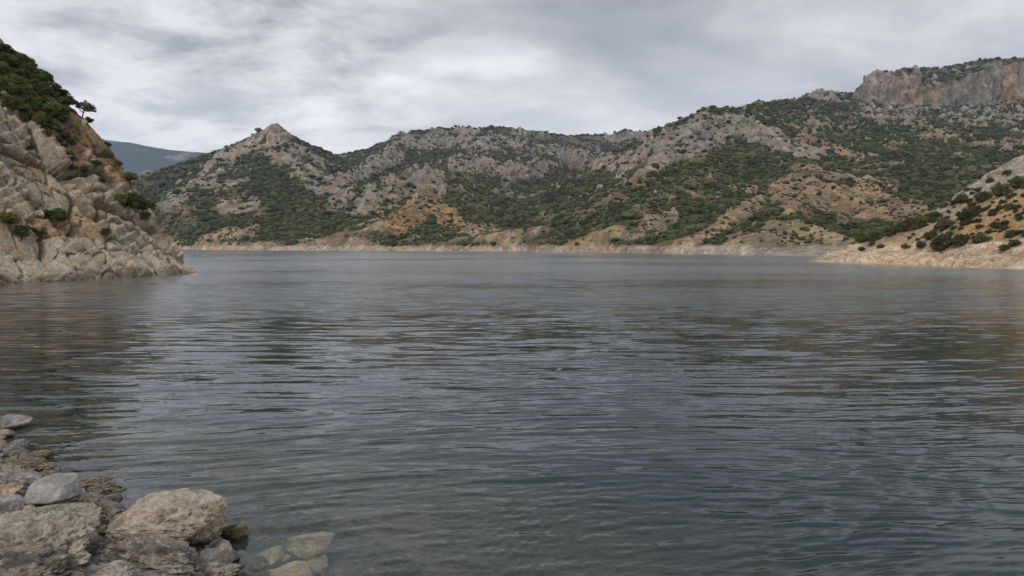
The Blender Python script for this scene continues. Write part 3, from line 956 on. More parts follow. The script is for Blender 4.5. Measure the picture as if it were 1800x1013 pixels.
ICO = {k: ico(k) for k in (1, 2, 3, 4, 5, 6)}


def stone_mesh(name, seed, sub=4, planes=14, soft=14.0, rough=0.06, lump=0.10, extra=(), dims=(1, 1, 1), c1=(0.3, 0.28, 0.25), c2=(0.42, 0.39, 0.34), ridge=0.8, pits=0.0):
    r = np.random.RandomState(seed)
    v, f = ICO[sub]
    n = r.randn(planes, 3); n /= np.linalg.norm(n, axis=1, keepdims=True)
    d = r.uniform(0.72, 1.0, planes)
    for e in extra:
        n = np.concatenate([n, [np.array(e[:3]) / np.linalg.norm(e[:3])]]); d = np.append(d, e[3])
    dots = v @ n.T
    inv = np.where(dots > 0.02, dots / d, 0.02)            # 1/radius for each plane
    rad = 1.0 / (np.sum(inv ** soft, axis=1) ** (1 / soft))
    rad = np.minimum(rad, 1.35)
    p = v * rad[:, None]
    s = seed * 3.7
    nz = fbm3(p[:, 0] + s, p[:, 1], p[:, 2], 0.8, 4, seed)
    fz = fbm3(p[:, 0] + s, p[:, 1], p[:, 2], 0.16, 4, seed + 5, 0.6)
    rg = fbm3(p[:, 0] * 1.0 + s, p[:, 1], p[:, 2] * 2.2, 0.35, 3, seed + 9, 0.6, True)
    dsp = lump * nz + rough * fz + rough * ridge * rg
    if pits:
        w_ = fbm3(p[:, 0] - s, p[:, 1], p[:, 2], 0.22, 3, seed + 21)
        dsp -= pits * sstep(0.12, 0.5, w_)
    p = p * (1 + dsp)[:, None]
    lo_, hi_ = p.min(axis=0), p.max(axis=0)
    p = (p - (lo_ + hi_) / 2) / ((hi_ - lo_) / 2)
    p = p * np.array(dims)
    tcol = np.clip(0.5 + 0.8 * nz + 0.7 * fz, 0, 1)
    colr = lerp3(np.array(c1), np.array(c2), tcol)
    return make_mesh(name, p, f, col=colr)


def rock_mat(name, s=1.0, amp=0.45, speck=None, bump=0.03):
    return ground_mat(name, 3.5 * s, 17 * s, amp, 0.9, bump, 0.88, speck, True)


M_sunk = ground_mat('sunken_stone', 4, 20, 0.4, 0.8, 0.03, 0.88)
M_rock = rock_mat('stone', 1.2, 0.55, None, 0.05)
M_boulder = rock_mat('pale_boulder_stone', 1.4, 0.45, (3.0, 0.54, (0.26, 0.175, 0.10), 0.7), 0.08)
M_greyrock = rock_mat('grey_stone', 1.3, 0.22, None, 0.014)
M_wetrock = rock_mat('algae_stone', 1.3, 0.5, (2.5, 0.5, (0.12, 0.085, 0.03), 0.7), 0.03)
M_lichen = rock_mat('lichen_stone', 1.5, 0.6, (8.0, 0.56, (0.50, 0.46, 0.40), 0.75), 0.08)


def place_stone(name, cx, cy, w, h, zc0, mesh_kw, mat, rot=0.0, label=None, category='rock', group=None, depth=0.85, tilt=0.0, vscale=1.0):
    P_ = unz(cx, cy, zc0); D_ = P_[1]
    sa_ = abs(ray(cx, cy)[2]) / np.linalg.norm(ray(cx, cy))
    depth = min(depth, 0.75 * h / (w * sa_))
    sx_ = w * D_ / F / 2
    sz_ = math.sqrt((h / 2) ** 2 - (depth * w / 2 * sa_) ** 2) / math.sqrt(1 - sa_ * sa_) * D_ / F * vscale
    me_ = stone_mesh(name, dims=(sx_, sx_ * depth, sz_), **mesh_kw)
    o = add_obj(name, me_, mat)
    o.location = P_.tolist(); o.rotation_euler = (0, tilt, rot)
    if label: o['label'] = label
    o['category'] = category
    if group: o['group'] = group
    return o


print('stones')
G1, G2 = (0.25, 0.235, 0.22), (0.36, 0.345, 0.325)
T1, T2 = (0.30, 0.255, 0.205), (0.46, 0.40, 0.33)
D1, D2 = (0.15, 0.135, 0.12), (0.30, 0.275, 0.245)
place_stone('boulder', 291, 922, 196, 112, 0.42, dict(seed=16, sub=6, planes=5, soft=12, rough=0.075, lump=0.07, pits=0.09,
            extra=((-0.85, -0.1, 0.6, 0.74), (0.5, -0.1, 0.85, 0.80), (0, -0.8, 0.5, 0.80), (0.3, -0.6, -0.75, 0.70), (-0.25, 0.2, 1, 0.90), (1, 0, -.1, .95)), c1=(0.34, 0.275, 0.205), c2=(0.60, 0.515, 0.42)),
            M_boulder, 0.0, 'large pale sandy boulder standing at the edge of the water, biggest rock on the shore', 'boulder', depth=0.8)
place_stone('boulder', 85, 869, 104, 60, 0.62, dict(seed=33, sub=6, planes=7, soft=12, rough=0.016, lump=0.05,
            extra=((0, -0.55, -0.85, 0.62), (0.1, 0.0, 1, 0.8), (0, -0.8, 0.5, 0.85), (-0.8, 0, 0.5, 0.8)), c1=G1, c2=(0.40, 0.385, 0.36)),
            M_greyrock, 0.1, 'smooth grey boulder with a flat top and undercut base, left of the large sandy boulder', 'boulder')
place_stone('rock', 411, 936, 54, 36, 0.06, dict(seed=5, sub=5, planes=12, rough=0.11, lump=0.16, pits=0.12, c1=(0.12, 0.10, 0.07), c2=(0.26, 0.22, 0.17)), M_wetrock, 0.2,
            'small brown algae stained rock half in the water right of the large sandy boulder')
place_stone('rock', 26, 744, 58, 27, 0.10, dict(seed=8, sub=5, planes=10, rough=0.05, lump=0.14, c1=D1, c2=(0.38, 0.34, 0.31)), M_rock, 0.3,
            'low greyish rock farthest along the shore, surrounded by water at the left edge')
place_stone('rock', 6, 764, 34, 22, 0.06, dict(seed=18, sub=4, planes=10, rough=0.05, lump=0.1, c1=(0.22, 0.17, 0.13), c2=(0.40, 0.30, 0.22)), M_rock, 0.3,
            'reddish tan rock at the left edge just in front of the farthest shore rock')
place_stone('rock', 30, 786, 44, 26, 0.12, dict(seed=28, sub=5, planes=12, rough=0.06, lump=0.1, c1=D1, c2=D2), M_rock, 0.8, 'dull brown rounded rock at the waterline below the two farthest shore rocks')
place_stone('rock', 68, 800, 46, 20, 0.04, dict(seed=29, sub=4, planes=12, rough=0.09, lump=0.14, c1=(0.14, 0.12, 0.1), c2=(0.27, 0.22, 0.18)), M_wetrock, 0.4, 'low wet brown rock poking into the ripples at the upper left shore')
place_stone('rock', 8, 888, 66, 56, 0.72, dict(seed=38, sub=5, planes=10, rough=0.035, lump=0.08, c1=(0.27, 0.245, 0.22), c2=(0.40, 0.365, 0.325)), M_rock, 0.1, 'rounded grey tan rock cut by the left edge beside the smooth grey boulder')
place_stone('rock', 26, 838, 84, 34, 0.48, dict(seed=39, sub=5, planes=12, rough=0.10, lump=0.12, c1=(0.2, 0.18, 0.155), c2=(0.36, 0.33, 0.29)), M_rock, 0.5, 'jagged layered grey rock just above the smooth grey boulder', tilt=0.25)
place_stone('rock', 112, 908, 140, 46, 0.72, dict(seed=48, sub=6, planes=10, rough=0.06, lump=0.10, c1=(0.19, 0.16, 0.12), c2=(0.50, 0.43, 0.34)), M_lichen, -0.1, 'weathered grey slab between the smooth grey boulder and the large sandy boulder', tilt=0.18)
place_stone('bedrock', 60, 955, 250, 104, 0.85, dict(seed=58, sub=6, planes=7, soft=7, rough=0.12, lump=0.18, ridge=1.5, pits=0.10, c1=(0.17, 0.14, 0.105), c2=(0.52, 0.45, 0.36)), M_lichen, -0.2, 'broad rough grey bedrock hump in the lower left corner', 'rock', tilt=0.2)
place_stone('bedrock', 22, 1012, 260, 96, 1.1, dict(seed=59, sub=6, planes=16, rough=0.12, lump=0.18, ridge=1.4, pits=0.15, c1=(0.09, 0.078, 0.064), c2=(0.33, 0.29, 0.235)), M_lichen, 0.3, 'dark craggy bedrock at the bottom left corner nearest the viewer', 'rock', tilt=0.1)
place_stone('bedrock', 262, 985, 250, 66, 0.52, dict(seed=68, sub=6, planes=7, soft=7, rough=0.14, lump=0.2, ridge=1.4, pits=0.14, c1=(0.09, 0.078, 0.064), c2=(0.33, 0.295, 0.245)), M_lichen, -0.25, 'dark lumpy lichen spotted bedrock in front of the large sandy boulder', 'rock', depth=0.6, tilt=0.12)
place_stone('rock', 192, 1008, 92, 40, 0.85, dict(seed=78, sub=5, planes=14, rough=0.12, lump=0.1, pits=0.1, c1=(0.24, 0.21, 0.17), c2=(0.44, 0.40, 0.34)), M_lichen, 0.1, 'pale knobbly rock at the bottom edge in front of the dark lumpy bedrock')
place_stone('rock', 375, 1006, 96, 34, 0.22, dict(seed=79, sub=5, planes=14, rough=0.13, lump=0.12, pits=0.12, c1=(0.17, 0.145, 0.115), c2=(0.36, 0.32, 0.265)), M_lichen, 0.4, 'rough brownish rock at the waterline at the bottom edge under the large sandy boulder', depth=0.9)
place_stone('rock', 205, 958, 34, 20, 0.55, dict(seed=80, sub=4, planes=10, rough=0.05, lump=0.08, c1=(0.30, 0.25, 0.18), c2=(0.46, 0.39, 0.29)), M_rock, 0.1, 'small tan stone wedged against the left foot of the large sandy boulder')
place_stone('rock', 50, 893, 18, 12, 0.7, dict(seed=81, sub=4, planes=8, rough=0.03, lump=0.06, c1=(0.34, 0.28, 0.19), c2=(0.46, 0.39, 0.27)), M_rock, 0.1, 'tiny yellowish stone tucked under the smooth grey boulder')
place_stone('rock', 18, 862, 40, 20, 0.62, dict(seed=82, sub=4, planes=10, rough=0.06, lump=0.08, c1=(0.32, 0.25, 0.16), c2=(0.44, 0.36, 0.25)), M_rock, 0.6, 'yellowish tan stone left of the smooth grey boulder')
SUBM = [(546, 948, 84, 42, -0.24, 'large squarish sandy stone under the water, farthest right of the sunken stones'),
        (474, 972, 54, 32, -0.17, 'rounded sandy sunken stone nearest the small brown algae rock'),
        (517, 1000, 78, 36, -0.14, 'oval brown speckled sunken stone at the bottom edge of the picture'),
        (556, 984, 74, 22, -0.42, 'dim olive sunken stone lying between the squarish one and the oval one'),
        (502, 975, 20, 10, -0.26, 'small sunken stone touching the rounded sandy sunken stone'),
        (412, 974, 50, 24, -0.24, 'dim grey sunken stone right beside the foot of the large sandy boulder'),
        (416, 994, 52, 24, -0.16, 'brownish sunken stone near the waterline at the bottom edge'),
        (450, 990, 34, 14, -0.2, 'flat small sunken stone left of the oval brown sunken stone'),
        (470, 1004, 36, 14, -0.2, 'flat tan sunken stone at the bottom edge left of the oval one'),
        (640, 992, 60, 22, -0.75, 'faint deep sunken stone right of the oval brown sunken stone'),
        (610, 962, 50, 18, -0.8, 'faint deep sunken stone right of the squarish sunken stone'),
        (690, 1006, 70, 22, -0.95, 'barely visible deep stone farther out at the bottom edge'),
        (470, 940, 40, 14, -0.5, 'dim sunken stone behind the rounded sandy sunken stone')]
for i, (cx, cy, w, h, z_, lb) in enumerate(SUBM):
    so_ = place_stone('sunken_stone', cx, cy, w, h * 1.05, z_ * 0.7, dict(seed=200 + i, sub=5 if i < 3 else 4, planes=12, soft=16, rough=0.04, lump=0.07, extra=((0, 0, 1, 0.62),), c1=(0.36, 0.27, 0.17), c2=(0.58, 0.46, 0.32)), M_sunk, 0.4 * i, lb, 'stone')
    zt = max(v.co.z for v in so_.data.vertices)
    so_.location.z = (-0.10 if i < 3 else z_ * 1.15 if i > 8 else z_ * 0.8) - zt

USED = set()


def where_label(px, py, marks, head):
    """say where a thing is by the nearest landmark that gives it a label of its own"""
    order_ = sorted(range(len(marks)), key=lambda i: (marks[i][0] - px) ** 2 + (marks[i][1] - py) ** 2)
    first = None
    for k in order_[:6]:
        mx, my, ph = marks[k]
        dx, dy = px - mx, py - my
        dist = math.hypot(dx, dy)
        if dist < 8:
            d = 'right beside'
        else:
            a = math.degrees(math.atan2(-dy, dx)) % 360
            d = ['right of', 'above and right of', 'above', 'above and left of', 'left of', 'below and left of', 'below', 'below and right of'][int((a + 22.5) // 45) % 8]
            d = ('just ' if dist < 22 else '' if dist < 50 else 'well ') + d
        lb = f'{head} {d} {ph}'
        first = first or lb
        if lb not in USED and len(lb.split()) <= 16:
            USED.add(lb)
            return lb
    return first


def to_px(x, y, z):
    a, b = proj(np.array([float(x)]), np.array([float(y)]), np.array([float(z)]))
    return float(a[0]), float(b[0])


SHORE_MARKS = [(291, 922, 'the large sandy boulder'), (85, 869, 'the smooth grey boulder'), (411, 936, 'the brown algae rock'), (26, 744, 'the farthest shore rock'),
               (68, 800, 'the low wet brown rock'), (26, 838, 'the jagged layered rock'), (172, 846, 'the driftwood litter'), (262, 985, 'the dark lumpy bedrock'),
               (60, 955, 'the broad bedrock hump'), (546, 948, 'the squarish sunken stone'), (474, 972, 'the rounded sunken stone'), (517, 1000, 'the oval sunken stone'), (375, 1006, 'the rough waterline rock')]
# loose shore stones, one object each
VARM = [stone_mesh('stone', 300 + i, sub=3, planes=11, soft=14, rough=0.06, lump=0.10, dims=(1, 0.85, 0.62),
                   c1=[(0.2, 0.18, 0.16), (0.26, 0.22, 0.17), (0.16, 0.145, 0.13), (0.3, 0.26, 0.21)][i % 4], c2=[(0.36, 0.335, 0.30), (0.44, 0.38, 0.30), (0.30, 0.27, 0.235), (0.46, 0.42, 0.36)][i % 4]) for i in range(10)]
for m_ in VARM:
    m_.materials.append(M_rock)
R_ = random.Random(7)
cnt = 0
tries = 0
while cnt < 190 and tries < 6000:
    tries += 1
    px0 = R_.uniform(-30, 640); py0 = R_.uniform(760, 1020)
    P_ = unz(px0, py0, 0.0)
    d_ = float(shore_d(np.array([P_[0]]), np.array([P_[1]]))[0])
    if d_ < -2.8 or d_ > 3.2:
        continue
    if d_ < -0.3 and R_.random() < 0.55:
        continue
    # two steps of intersection with the sloping bank
    for _ in range(4):
        z0 = float(shore_h(np.array([P_[0]]), np.array([P_[1]]))[0]); P_ = unz(px0, py0, min(z0, 2.5))
    s = math.exp(R_.uniform(math.log(0.07), math.log(0.26)))
    vi = R_.randrange(10)
    o = add_obj('stone', VARM[vi], None)
    o.location = (P_[0], P_[1], z0 + 0.22 * s)
    o.scale = (s, s, s * R_.uniform(0.7, 1.1)); o.rotation_euler = (R_.uniform(-.4, .4), R_.uniform(-.4, .4), R_.uniform(0, 6.3))
    if z0 > 0.0:
        gp = 'loose stones on the dry shore'
    else:
        gp = 'small stones on the shallow lake bed'
    ppx, ppy = to_px(*o.location)
    hd = ('tiny ' if s < 0.11 else 'small ' if s < 0.17 else 'medium ') + ['grey', 'tan', 'dark', 'pale'][vi % 4] + (' stone' if z0 > 0 else ' underwater stone')
    lb = where_label(ppx, ppy, SHORE_MARKS, hd)
    o['label'] = lb; o['category'] = 'stone'; o['group'] = gp
    cnt += 1


# ------------------------------------------------------------------ geometry-nodes scatter for what cannot be counted
def proto_collection(name, meshes):
    c = bpy.data.collections.new(name)
    for i, m_ in enumerate(meshes):
        o = bpy.data.objects.new(f'{name}_kind_{i:02d}', m_)
        c.objects.link(o)
    return c


def scatter(name, pts, scl, rot, coll, **props):
    me_ = bpy.data.meshes.new(name)
    n = len(pts)
    me_.vertices.add(n); me_.vertices.foreach_set('co', np.asarray(pts, np.float32).ravel())
    a = me_.attributes.new('scl', 'FLOAT_VECTOR', 'POINT'); a.data.foreach_set('vector', np.asarray(scl, np.float32).ravel())
    a = me_.attributes.new('rot', 'FLOAT_VECTOR', 'POINT'); a.data.foreach_set('vector', np.asarray(rot, np.float32).ravel())
    a = me_.attributes.new('idx', 'INT', 'POINT'); a.data.foreach_set('value', np.random.RandomState(1).randint(0, len(coll.objects), n).astype(np.int32))
    o = add_obj(name, me_, None, **props)
    ng = bpy.data.node_groups.new(name, 'GeometryNodeTree')
    ng.interface.new_socket('Geometry', in_out='INPUT', socket_type='NodeSocketGeometry')
    ng.interface.new_socket('Geometry', in_out='OUTPUT', socket_type='NodeSocketGeometry')
    gi = ng.nodes.new('NodeGroupInput'); go = ng.nodes.new('NodeGroupOutput')
    ip = ng.nodes.new('GeometryNodeInstanceOnPoints')
    ci = ng.nodes.new('GeometryNodeCollectionInfo'); ci.inputs['Collection'].default_value = coll
    ci.inputs['Separate Children'].default_value = True; ci.inputs['Reset Children'].default_value = True
    ip.inputs['Pick Instance'].default_value = True

    def na(nm, typ):
        q_ = ng.nodes.new('GeometryNodeInputNamedAttribute'); q_.data_type = typ; q_.inputs[0].default_value = nm
        return q_.outputs['Attribute']
    ng.links.new(gi.outputs[0], ip.inputs['Points']); ng.links.new(ci.outputs[0], ip.inputs['Instance'])
    ng.links.new(na('idx', 'INT'), ip.inputs['Instance Index'])
    ng.links.new(na('rot', 'FLOAT_VECTOR'), ip.inputs['Rotation']); ng.links.new(na('scl', 'FLOAT_VECTOR'), ip.inputs['Scale'])
    ng.links.new(ip.outputs[0], go.inputs[0])
    md = o.modifiers.new('scatter', 'NODES'); md.node_group = ng
    return o


print('gravel')
rs = np.random.RandomState(3)
gp_, gs_, gr_ = [], [], []
gx = rs.uniform(-14, -1.5, 60000); gy = rs.uniform(6, 17.5, 60000)
gd = shore_d(gx, gy)
ok = (gd > -3.0) & (gd < 4.5) & (np.abs(gx / gy) < 0.85) & (rs.rand(60000) < np.where(gd < 0, 0.30, 0.55))
gx, gy = gx[ok][:12000], gy[ok][:12000]
gz = shore_h(gx, gy)
n = len(gx)
gs = np.exp(rs.uniform(math.log(0.022), math.log(0.095), n))
GRAV = proto_collection('pebble', VARM)
scatter('gravel', np.stack([gx, gy, gz + gs * 0.2], 1), np.stack([gs, gs, gs * rs.uniform(.6, 1, n)], 1), rs.uniform(-.5, .5, (n, 3)) * np.array([1, 1, 12]), GRAV, kind='stuff', label='loose gravel and chips between the shore rocks')


# ------------------------------------------------------------------ driftwood and dead reed litter between the boulders
def tube(p, r, seg=5):
    p = np.array(p); r = np.array(r); vs_, fs_ = [], []
    for i in range(len(p)):
        tdir = p[min(i + 1, len(p) - 1)] - p[max(i - 1, 0)]
        tdir /= np.linalg.norm(tdir) + 1e-9
        u = np.cross(tdir, [0.3, 0.2, 0.93]); u /= np.linalg.norm(u) + 1e-9; w = np.cross(tdir, u)
        for k in range(seg):
            a = 2 * math.pi * k / seg
            vs_.append(p[i] + r[i] * (math.cos(a) * u + math.sin(a) * w))
    for i in range(len(p) - 1):
        for k in range(seg):
            a, b = i * seg + k, i * seg + (k + 1) % seg
            fs_.append((a, b, b + seg, a + seg))
    return vs_, fs_


M_drift = plain_mat('driftwood', (0.13, 0.095, 0.065), (0.36, 0.29, 0.22), 9, 0.9, 0.5, 0.02)
vs_, fs_ = [], []
R_ = random.Random(21)
for (cx, cy, rx, ry, zz_, cnt_) in [(172, 846, 42, 14, 0.12, 110), (160, 880, 36, 20, 0.35, 120), (100, 828, 26, 12, 0.22, 60), (195, 905, 30, 12, 0.35, 90), (60, 812, 30, 10, 0.2, 50)]:
    for i in range(cnt_):
        P_ = unz(cx + R_.gauss(0, .5) * rx, cy + R_.gauss(0, .5) * ry, zz_)
        z0 = float(shore_h(np.array([P_[0]]), np.array([P_[1]]))[0])
        z0 = max(z0, -0.02) + R_.uniform(0.0, 0.12)
        an = R_.gauss(-0.3, 0.6); ln = R_.uniform(0.08, 0.34); el = R_.gauss(0.05, 0.25)
        d_ = np.array([math.cos(an), math.sin(an) * 0.8, math.sin(el)]) * ln
        c0 = np.array([P_[0], P_[1], z0])
        r0 = R_.uniform(0.006, 0.024)
        v_, f_ = tube([c0 - d_ / 2, c0 + np.array([0, 0, R_.uniform(-.01, .03)]), c0 + d_ / 2], [r0, r0 * 1.1, r0 * .4], 4)
        off = len(vs_); vs_ += v_; fs_ += [tuple(off + q_ for q_ in g) for g in f_]
add_obj('driftwood_litter', make_mesh('driftwood_litter', np.array(vs_), np.array(fs_), smooth=False), M_drift, kind='stuff', label='brown driftwood and dead reed litter washed up between the boulders')


# ------------------------------------------------------------------ vegetation
print('vegetation')


def crown_mesh(name, seed, n_clump=26, leaves=60, leaf=0.085, shape='bush', flat=0.8):
    """a crown of many small leaf blades clumped on twigs, unit radius, base near z=0"""
    r = np.random.RandomState(seed)
    V_, F_ = [], []
    cl = []
    for i in range(n_clump):
        while True:
            c = r.uniform(-1, 1, 3)
            if 0.25 < np.linalg.norm(c) < 1:
                break
        if shape == 'bush':
            c = np.array([c[0] * 0.8, c[1] * 0.8, (c[2] * 0.5 + 0.5) * flat + 0.08]); cr = r.uniform(0.2, 0.36)
        else:                                   # umbrella-like pine head
            c = np.array([c[0] * 0.78 + 0.12, c[1] * 0.78, 1.25 + c[2] * 0.42 - 0.3 * (c[0] ** 2 + c[1] ** 2)]); cr = r.uniform(0.16, 0.30)
        cl.append((c, cr))
    for c, cr in cl:
        d = r.randn(leaves, 3); d /= np.linalg.norm(d, axis=1, keepdims=True)
        d[:, 2] = np.where(d[:, 2] < -0.5, -d[:, 2], d[:, 2])
        p = c + d * cr * (0.55 + 0.5 * r.rand(leaves, 1)) * np.array([1, 1, 0.75])
        up = d * 0.7 + r.randn(leaves, 3) * 0.5 + np.array([0, 0, 0.35]); up /= np.linalg.norm(up, axis=1, keepdims=True)
        sd_ = np.cross(up, r.randn(leaves, 3)); sd_ /= np.linalg.norm(sd_, axis=1, keepdims=True)
        ls = leaf * (0.6 + 0.8 * r.rand(leaves, 1))
        q0 = p - sd_ * ls * 0.42; q1 = p + sd_ * ls * 0.42; q2 = p + up * ls * 1.3
        k = len(V_) * 0
        V_.append(np.stack([q0, q1, q2], 1).reshape(-1, 3))
    V_ = np.concatenate(V_)
    F_ = np.arange(len(V_)).reshape(-1, 3)
    # darker inner mass so that the crown is not see-through everywhere
    for c, cr in cl:
        iv, if_ = ICO[1]
        w_ = iv * cr * 0.45 * np.array([1, 1, 0.8]) * (1 + 0.25 * r.randn(len(iv), 1)) + c
        F_ = np.concatenate([F_, if_ + len(V_)]); V_ = np.concatenate([V_, w_])
    return make_mesh(name, V_, F_, smooth=False), cl


def trunk_mesh(name, cl, seed, top=0.55):
    r = random.Random(seed)
    V_, F_ = [], []
    v_, f_ = tube([(0, 0, -0.25), (0.03, 0, top * 0.5), (0.06, 0.02, top)], [0.075, 0.055, 0.04], 6)
    V_ += v_; F_ += f_
    for c, cr in cl[::2]:
        st = np.array([0.04, 0.01, top * r.uniform(0.4, 1.0)])
        mid = (st + c) / 2 + np.array([0, 0, -0.06])
        v_, f_ = tube([st, mid, c], [0.035, 0.022, 0.010], 4)
        off = len(V_); V_ += v_; F_ += [tuple(off + q_ for q_ in g) for g in f_]
    return make_mesh(name, np.array(V_), np.array(F_))


BUSH = []
for i in range(5):
    cm, cl = crown_mesh('crown', 500 + i, 30, 64, 0.10, 'bush', 0.9)
    tm = trunk_mesh('trunk', cl, i, 0.35); tm.materials.append(M_bark)
    BUSH.append((cm, tm))
PINE = []
for i in range(3):
    cm, cl = crown_mesh('crown', 600 + i, 30, 60, 0.085, 'pine')
    tm = trunk_mesh('trunk', cl, i + 9, 1.05); tm.materials.append(M_bark)
    PINE.append((cm, tm))


def crown_copy(me_, mat):
    key = me_.name + mat.name
    if key not in crown_copy.cache:
        c = me_.copy(); c.materials.clear(); c.materials.append(mat); crown_copy.cache[key] = c
    return crown_copy.cache[key]


crown_copy.cache = {}


def plant(name, src, loc, r, mat, label, category, group=None, rz=None, sz=1.0, lean=(0, 0)):
    e = bpy.data.objects.new(name, None); COL.objects.link(e)
    e.location = loc; e.scale = (r, r, r * sz); e.rotation_euler = (lean[0], lean[1], rz if rz is not None else R_.uniform(0, 6.3))
    e.empty_display_size = 0.3
    e['label'] = label; e['category'] = category
    if group: e['group'] = group
    add_obj('crown', crown_copy(src[0], mat), None, e)
    add_obj('trunk', src[1], None, e)
    return e


R_ = random.Random(5)
# named plants on the cliff: px, py of the foot, radius in photograph pixels, kind
CLP = [
    ('pine_tree', 144, 206, 17, 'P', 'lone spreading pine leaning out over the right edge of the cliff top', 'tree'),
    ('pine_tree', 106, 176, 13, 'P', 'small pine just up the slope from the lone leaning pine on the cliff edge', 'tree'),
    ('pine_tree', 88, 166, 14, 'P', 'pine at the lower end of the dense cliff thicket against the sky', 'tree'),
    ('pine_tree', 4, 98, 14, 'P', 'dark pine at the very top left corner of the cliff against the sky', 'tree'),
    ('shrub', 14, 112, 20, 'B', 'leafy crown just below the topmost dark pine at the left edge', 'shrub'),
    ('shrub', -4, 108, 20, 'B', 'leafy crown cut by the left edge below the topmost dark pine', 'shrub'),
    ('bush', 231, 312, 15, 'B', 'round dark bush standing out from the cliff edge against the blue ridge', 'bush'),
    ('bush', 208, 290, 8, 'B', 'tiny dark bush on the cliff edge just above the round dark one', 'bush'),
    ('bush', 193, 252, 7, 'B', 'tiny bush at the cliff edge below the bare ochre earth', 'bush'),
    ('bush', 155, 214, 9, 'B', 'tiny bush at the cliff edge just below the lone leaning pine', 'bush'),
    ('bush', 233, 366, 32, 'B', 'large spreading green bush on the ledge near the right side of the cliff', 'bush'),
    ('bush', 264, 362, 15, 'B', 'bushy green clump at the very edge of the cliff right of the large spreading bush', 'bush'),
    ('bush', 214, 356, 17, 'B', 'green bush adjoining the left side of the large spreading bush', 'bush'),
    ('bush', 254, 384, 13, 'B', 'dark bush hanging just below the large spreading bush', 'bush'),
    ('bush', 98, 386, 22, 'B', 'dark bush growing in the crevice at mid cliff', 'bush'),
    ('bush', 12, 392, 24, 'B', 'dark bush in the crevice at the left edge of the cliff', 'bush'),
    ('bush', 38, 414, 20, 'O', 'grey green bush on the ledge low on the left of the cliff', 'bush'),
    ('bush', 66, 414, 18, 'O', 'olive bush on the low ledge right of the grey green one', 'bush'),
    ('bush', 186, 412, 12, 'B', 'small green bush in the low crevice at the middle of the cliff', 'bush'),
    ('bush', 48, 262, 12, 'B', 'small bush in the joint below the thicket at the left of the cliff', 'bush'),
    ('bush', 180, 320, 8, 'O', 'small tuft below the ochre earth on the cliff', 'bush'),
    ('bush', 120, 316, 11, 'B', 'small bush under the lower tip of the thicket', 'bush'),
    ('bush', 168, 290, 10, 'B', 'dark little bush in the ochre band of the cliff', 'bush'),
]
for nm, px0, py0, rp, kd, lb, ct in CLP:
    h_ = None
    for k in range(14):
        h_ = hit(BV_CLIFF, px0 - k * 1.5, py0 + k * 2.0)
        if h_ is not None and h_.y < 125:
            break
    if h_ is None:
        continue
    r = rp * h_.y / F
    if kd == 'P':
        plant(nm, PINE[R_.randrange(3)], (h_.x, h_.y, h_.z - 0.1), r, M_pine, lb, ct, None, 0.3, 1.0, (0, 0.25))
    else:
        plant(nm, BUSH[R_.randrange(5)], (h_.x, h_.y, h_.z - 0.25 * r), r, M_pine if kd == 'B' else M_olive, lb, ct, None)
# the dense thicket on the cliff top
poly = [(-10, 82), (60, 98), (95, 150), (118, 178), (108, 215), (140, 262), (150, 300), (128, 292), (96, 246), (52, 206), (-10, 158)]


def inside(x, y, pg):
    c = False
    for (x0, y0), (x1, y1) in zip(pg, pg[1:] + pg[:1]):
        if (y0 > y) != (y1 > y) and x < (x1 - x0) * (y - y0) / (y1 - y0) + x0:
            c = not c
    return c


CLIFF_MARKS = [(146, 200, 'the lone leaning pine'), (88, 160, 'the lower pine on the cliff crest'), (4, 92, 'the topmost dark pine'), (48, 262, 'the bush in the cliff joint'), (120, 316, 'the bush under the thicket tip'), (50, 100, 'the rounded top of the cliff thicket'), (168, 290, 'the dark bush in the ochre band'), (0, 160, 'the grey cliff slab at the left edge'), (60, 170, 'the middle of the cliff thicket'), (110, 235, 'the narrow part of the cliff thicket')]
placed = []
tries = 0
while len(placed) < 74 and tries < 4000:
    tries += 1
    px0, py0 = R_.uniform(-10, 150), R_.uniform(82, 305)
    if not inside(px0, py0, poly) or any((px0 - a) ** 2 + (py0 - b) ** 2 < 60 for a, b in placed):
        continue
    h_ = hit(BV_CLIFF, px0, py0 + 6)
    if h_ is None or h_.y > 122:
        continue
    placed.append((px0, py0))
    r = R_.uniform(9, 18) * h_.y / F * (0.75 if py0 > 220 else 1.0)
    gp = 'thicket of shrubs on the cliff'
    lb = where_label(px0, py0, CLIFF_MARKS, ('big' if r > 1.5 else 'middling' if r > 1.15 else 'little') + ' green shrub')
    plant('shrub', BUSH[R_.randrange(5)], (h_.x, h_.y, h_.z - 0.3 * r), r, M_pine, lb, 'shrub', gp, None, R_.uniform(0.9, 1.2))

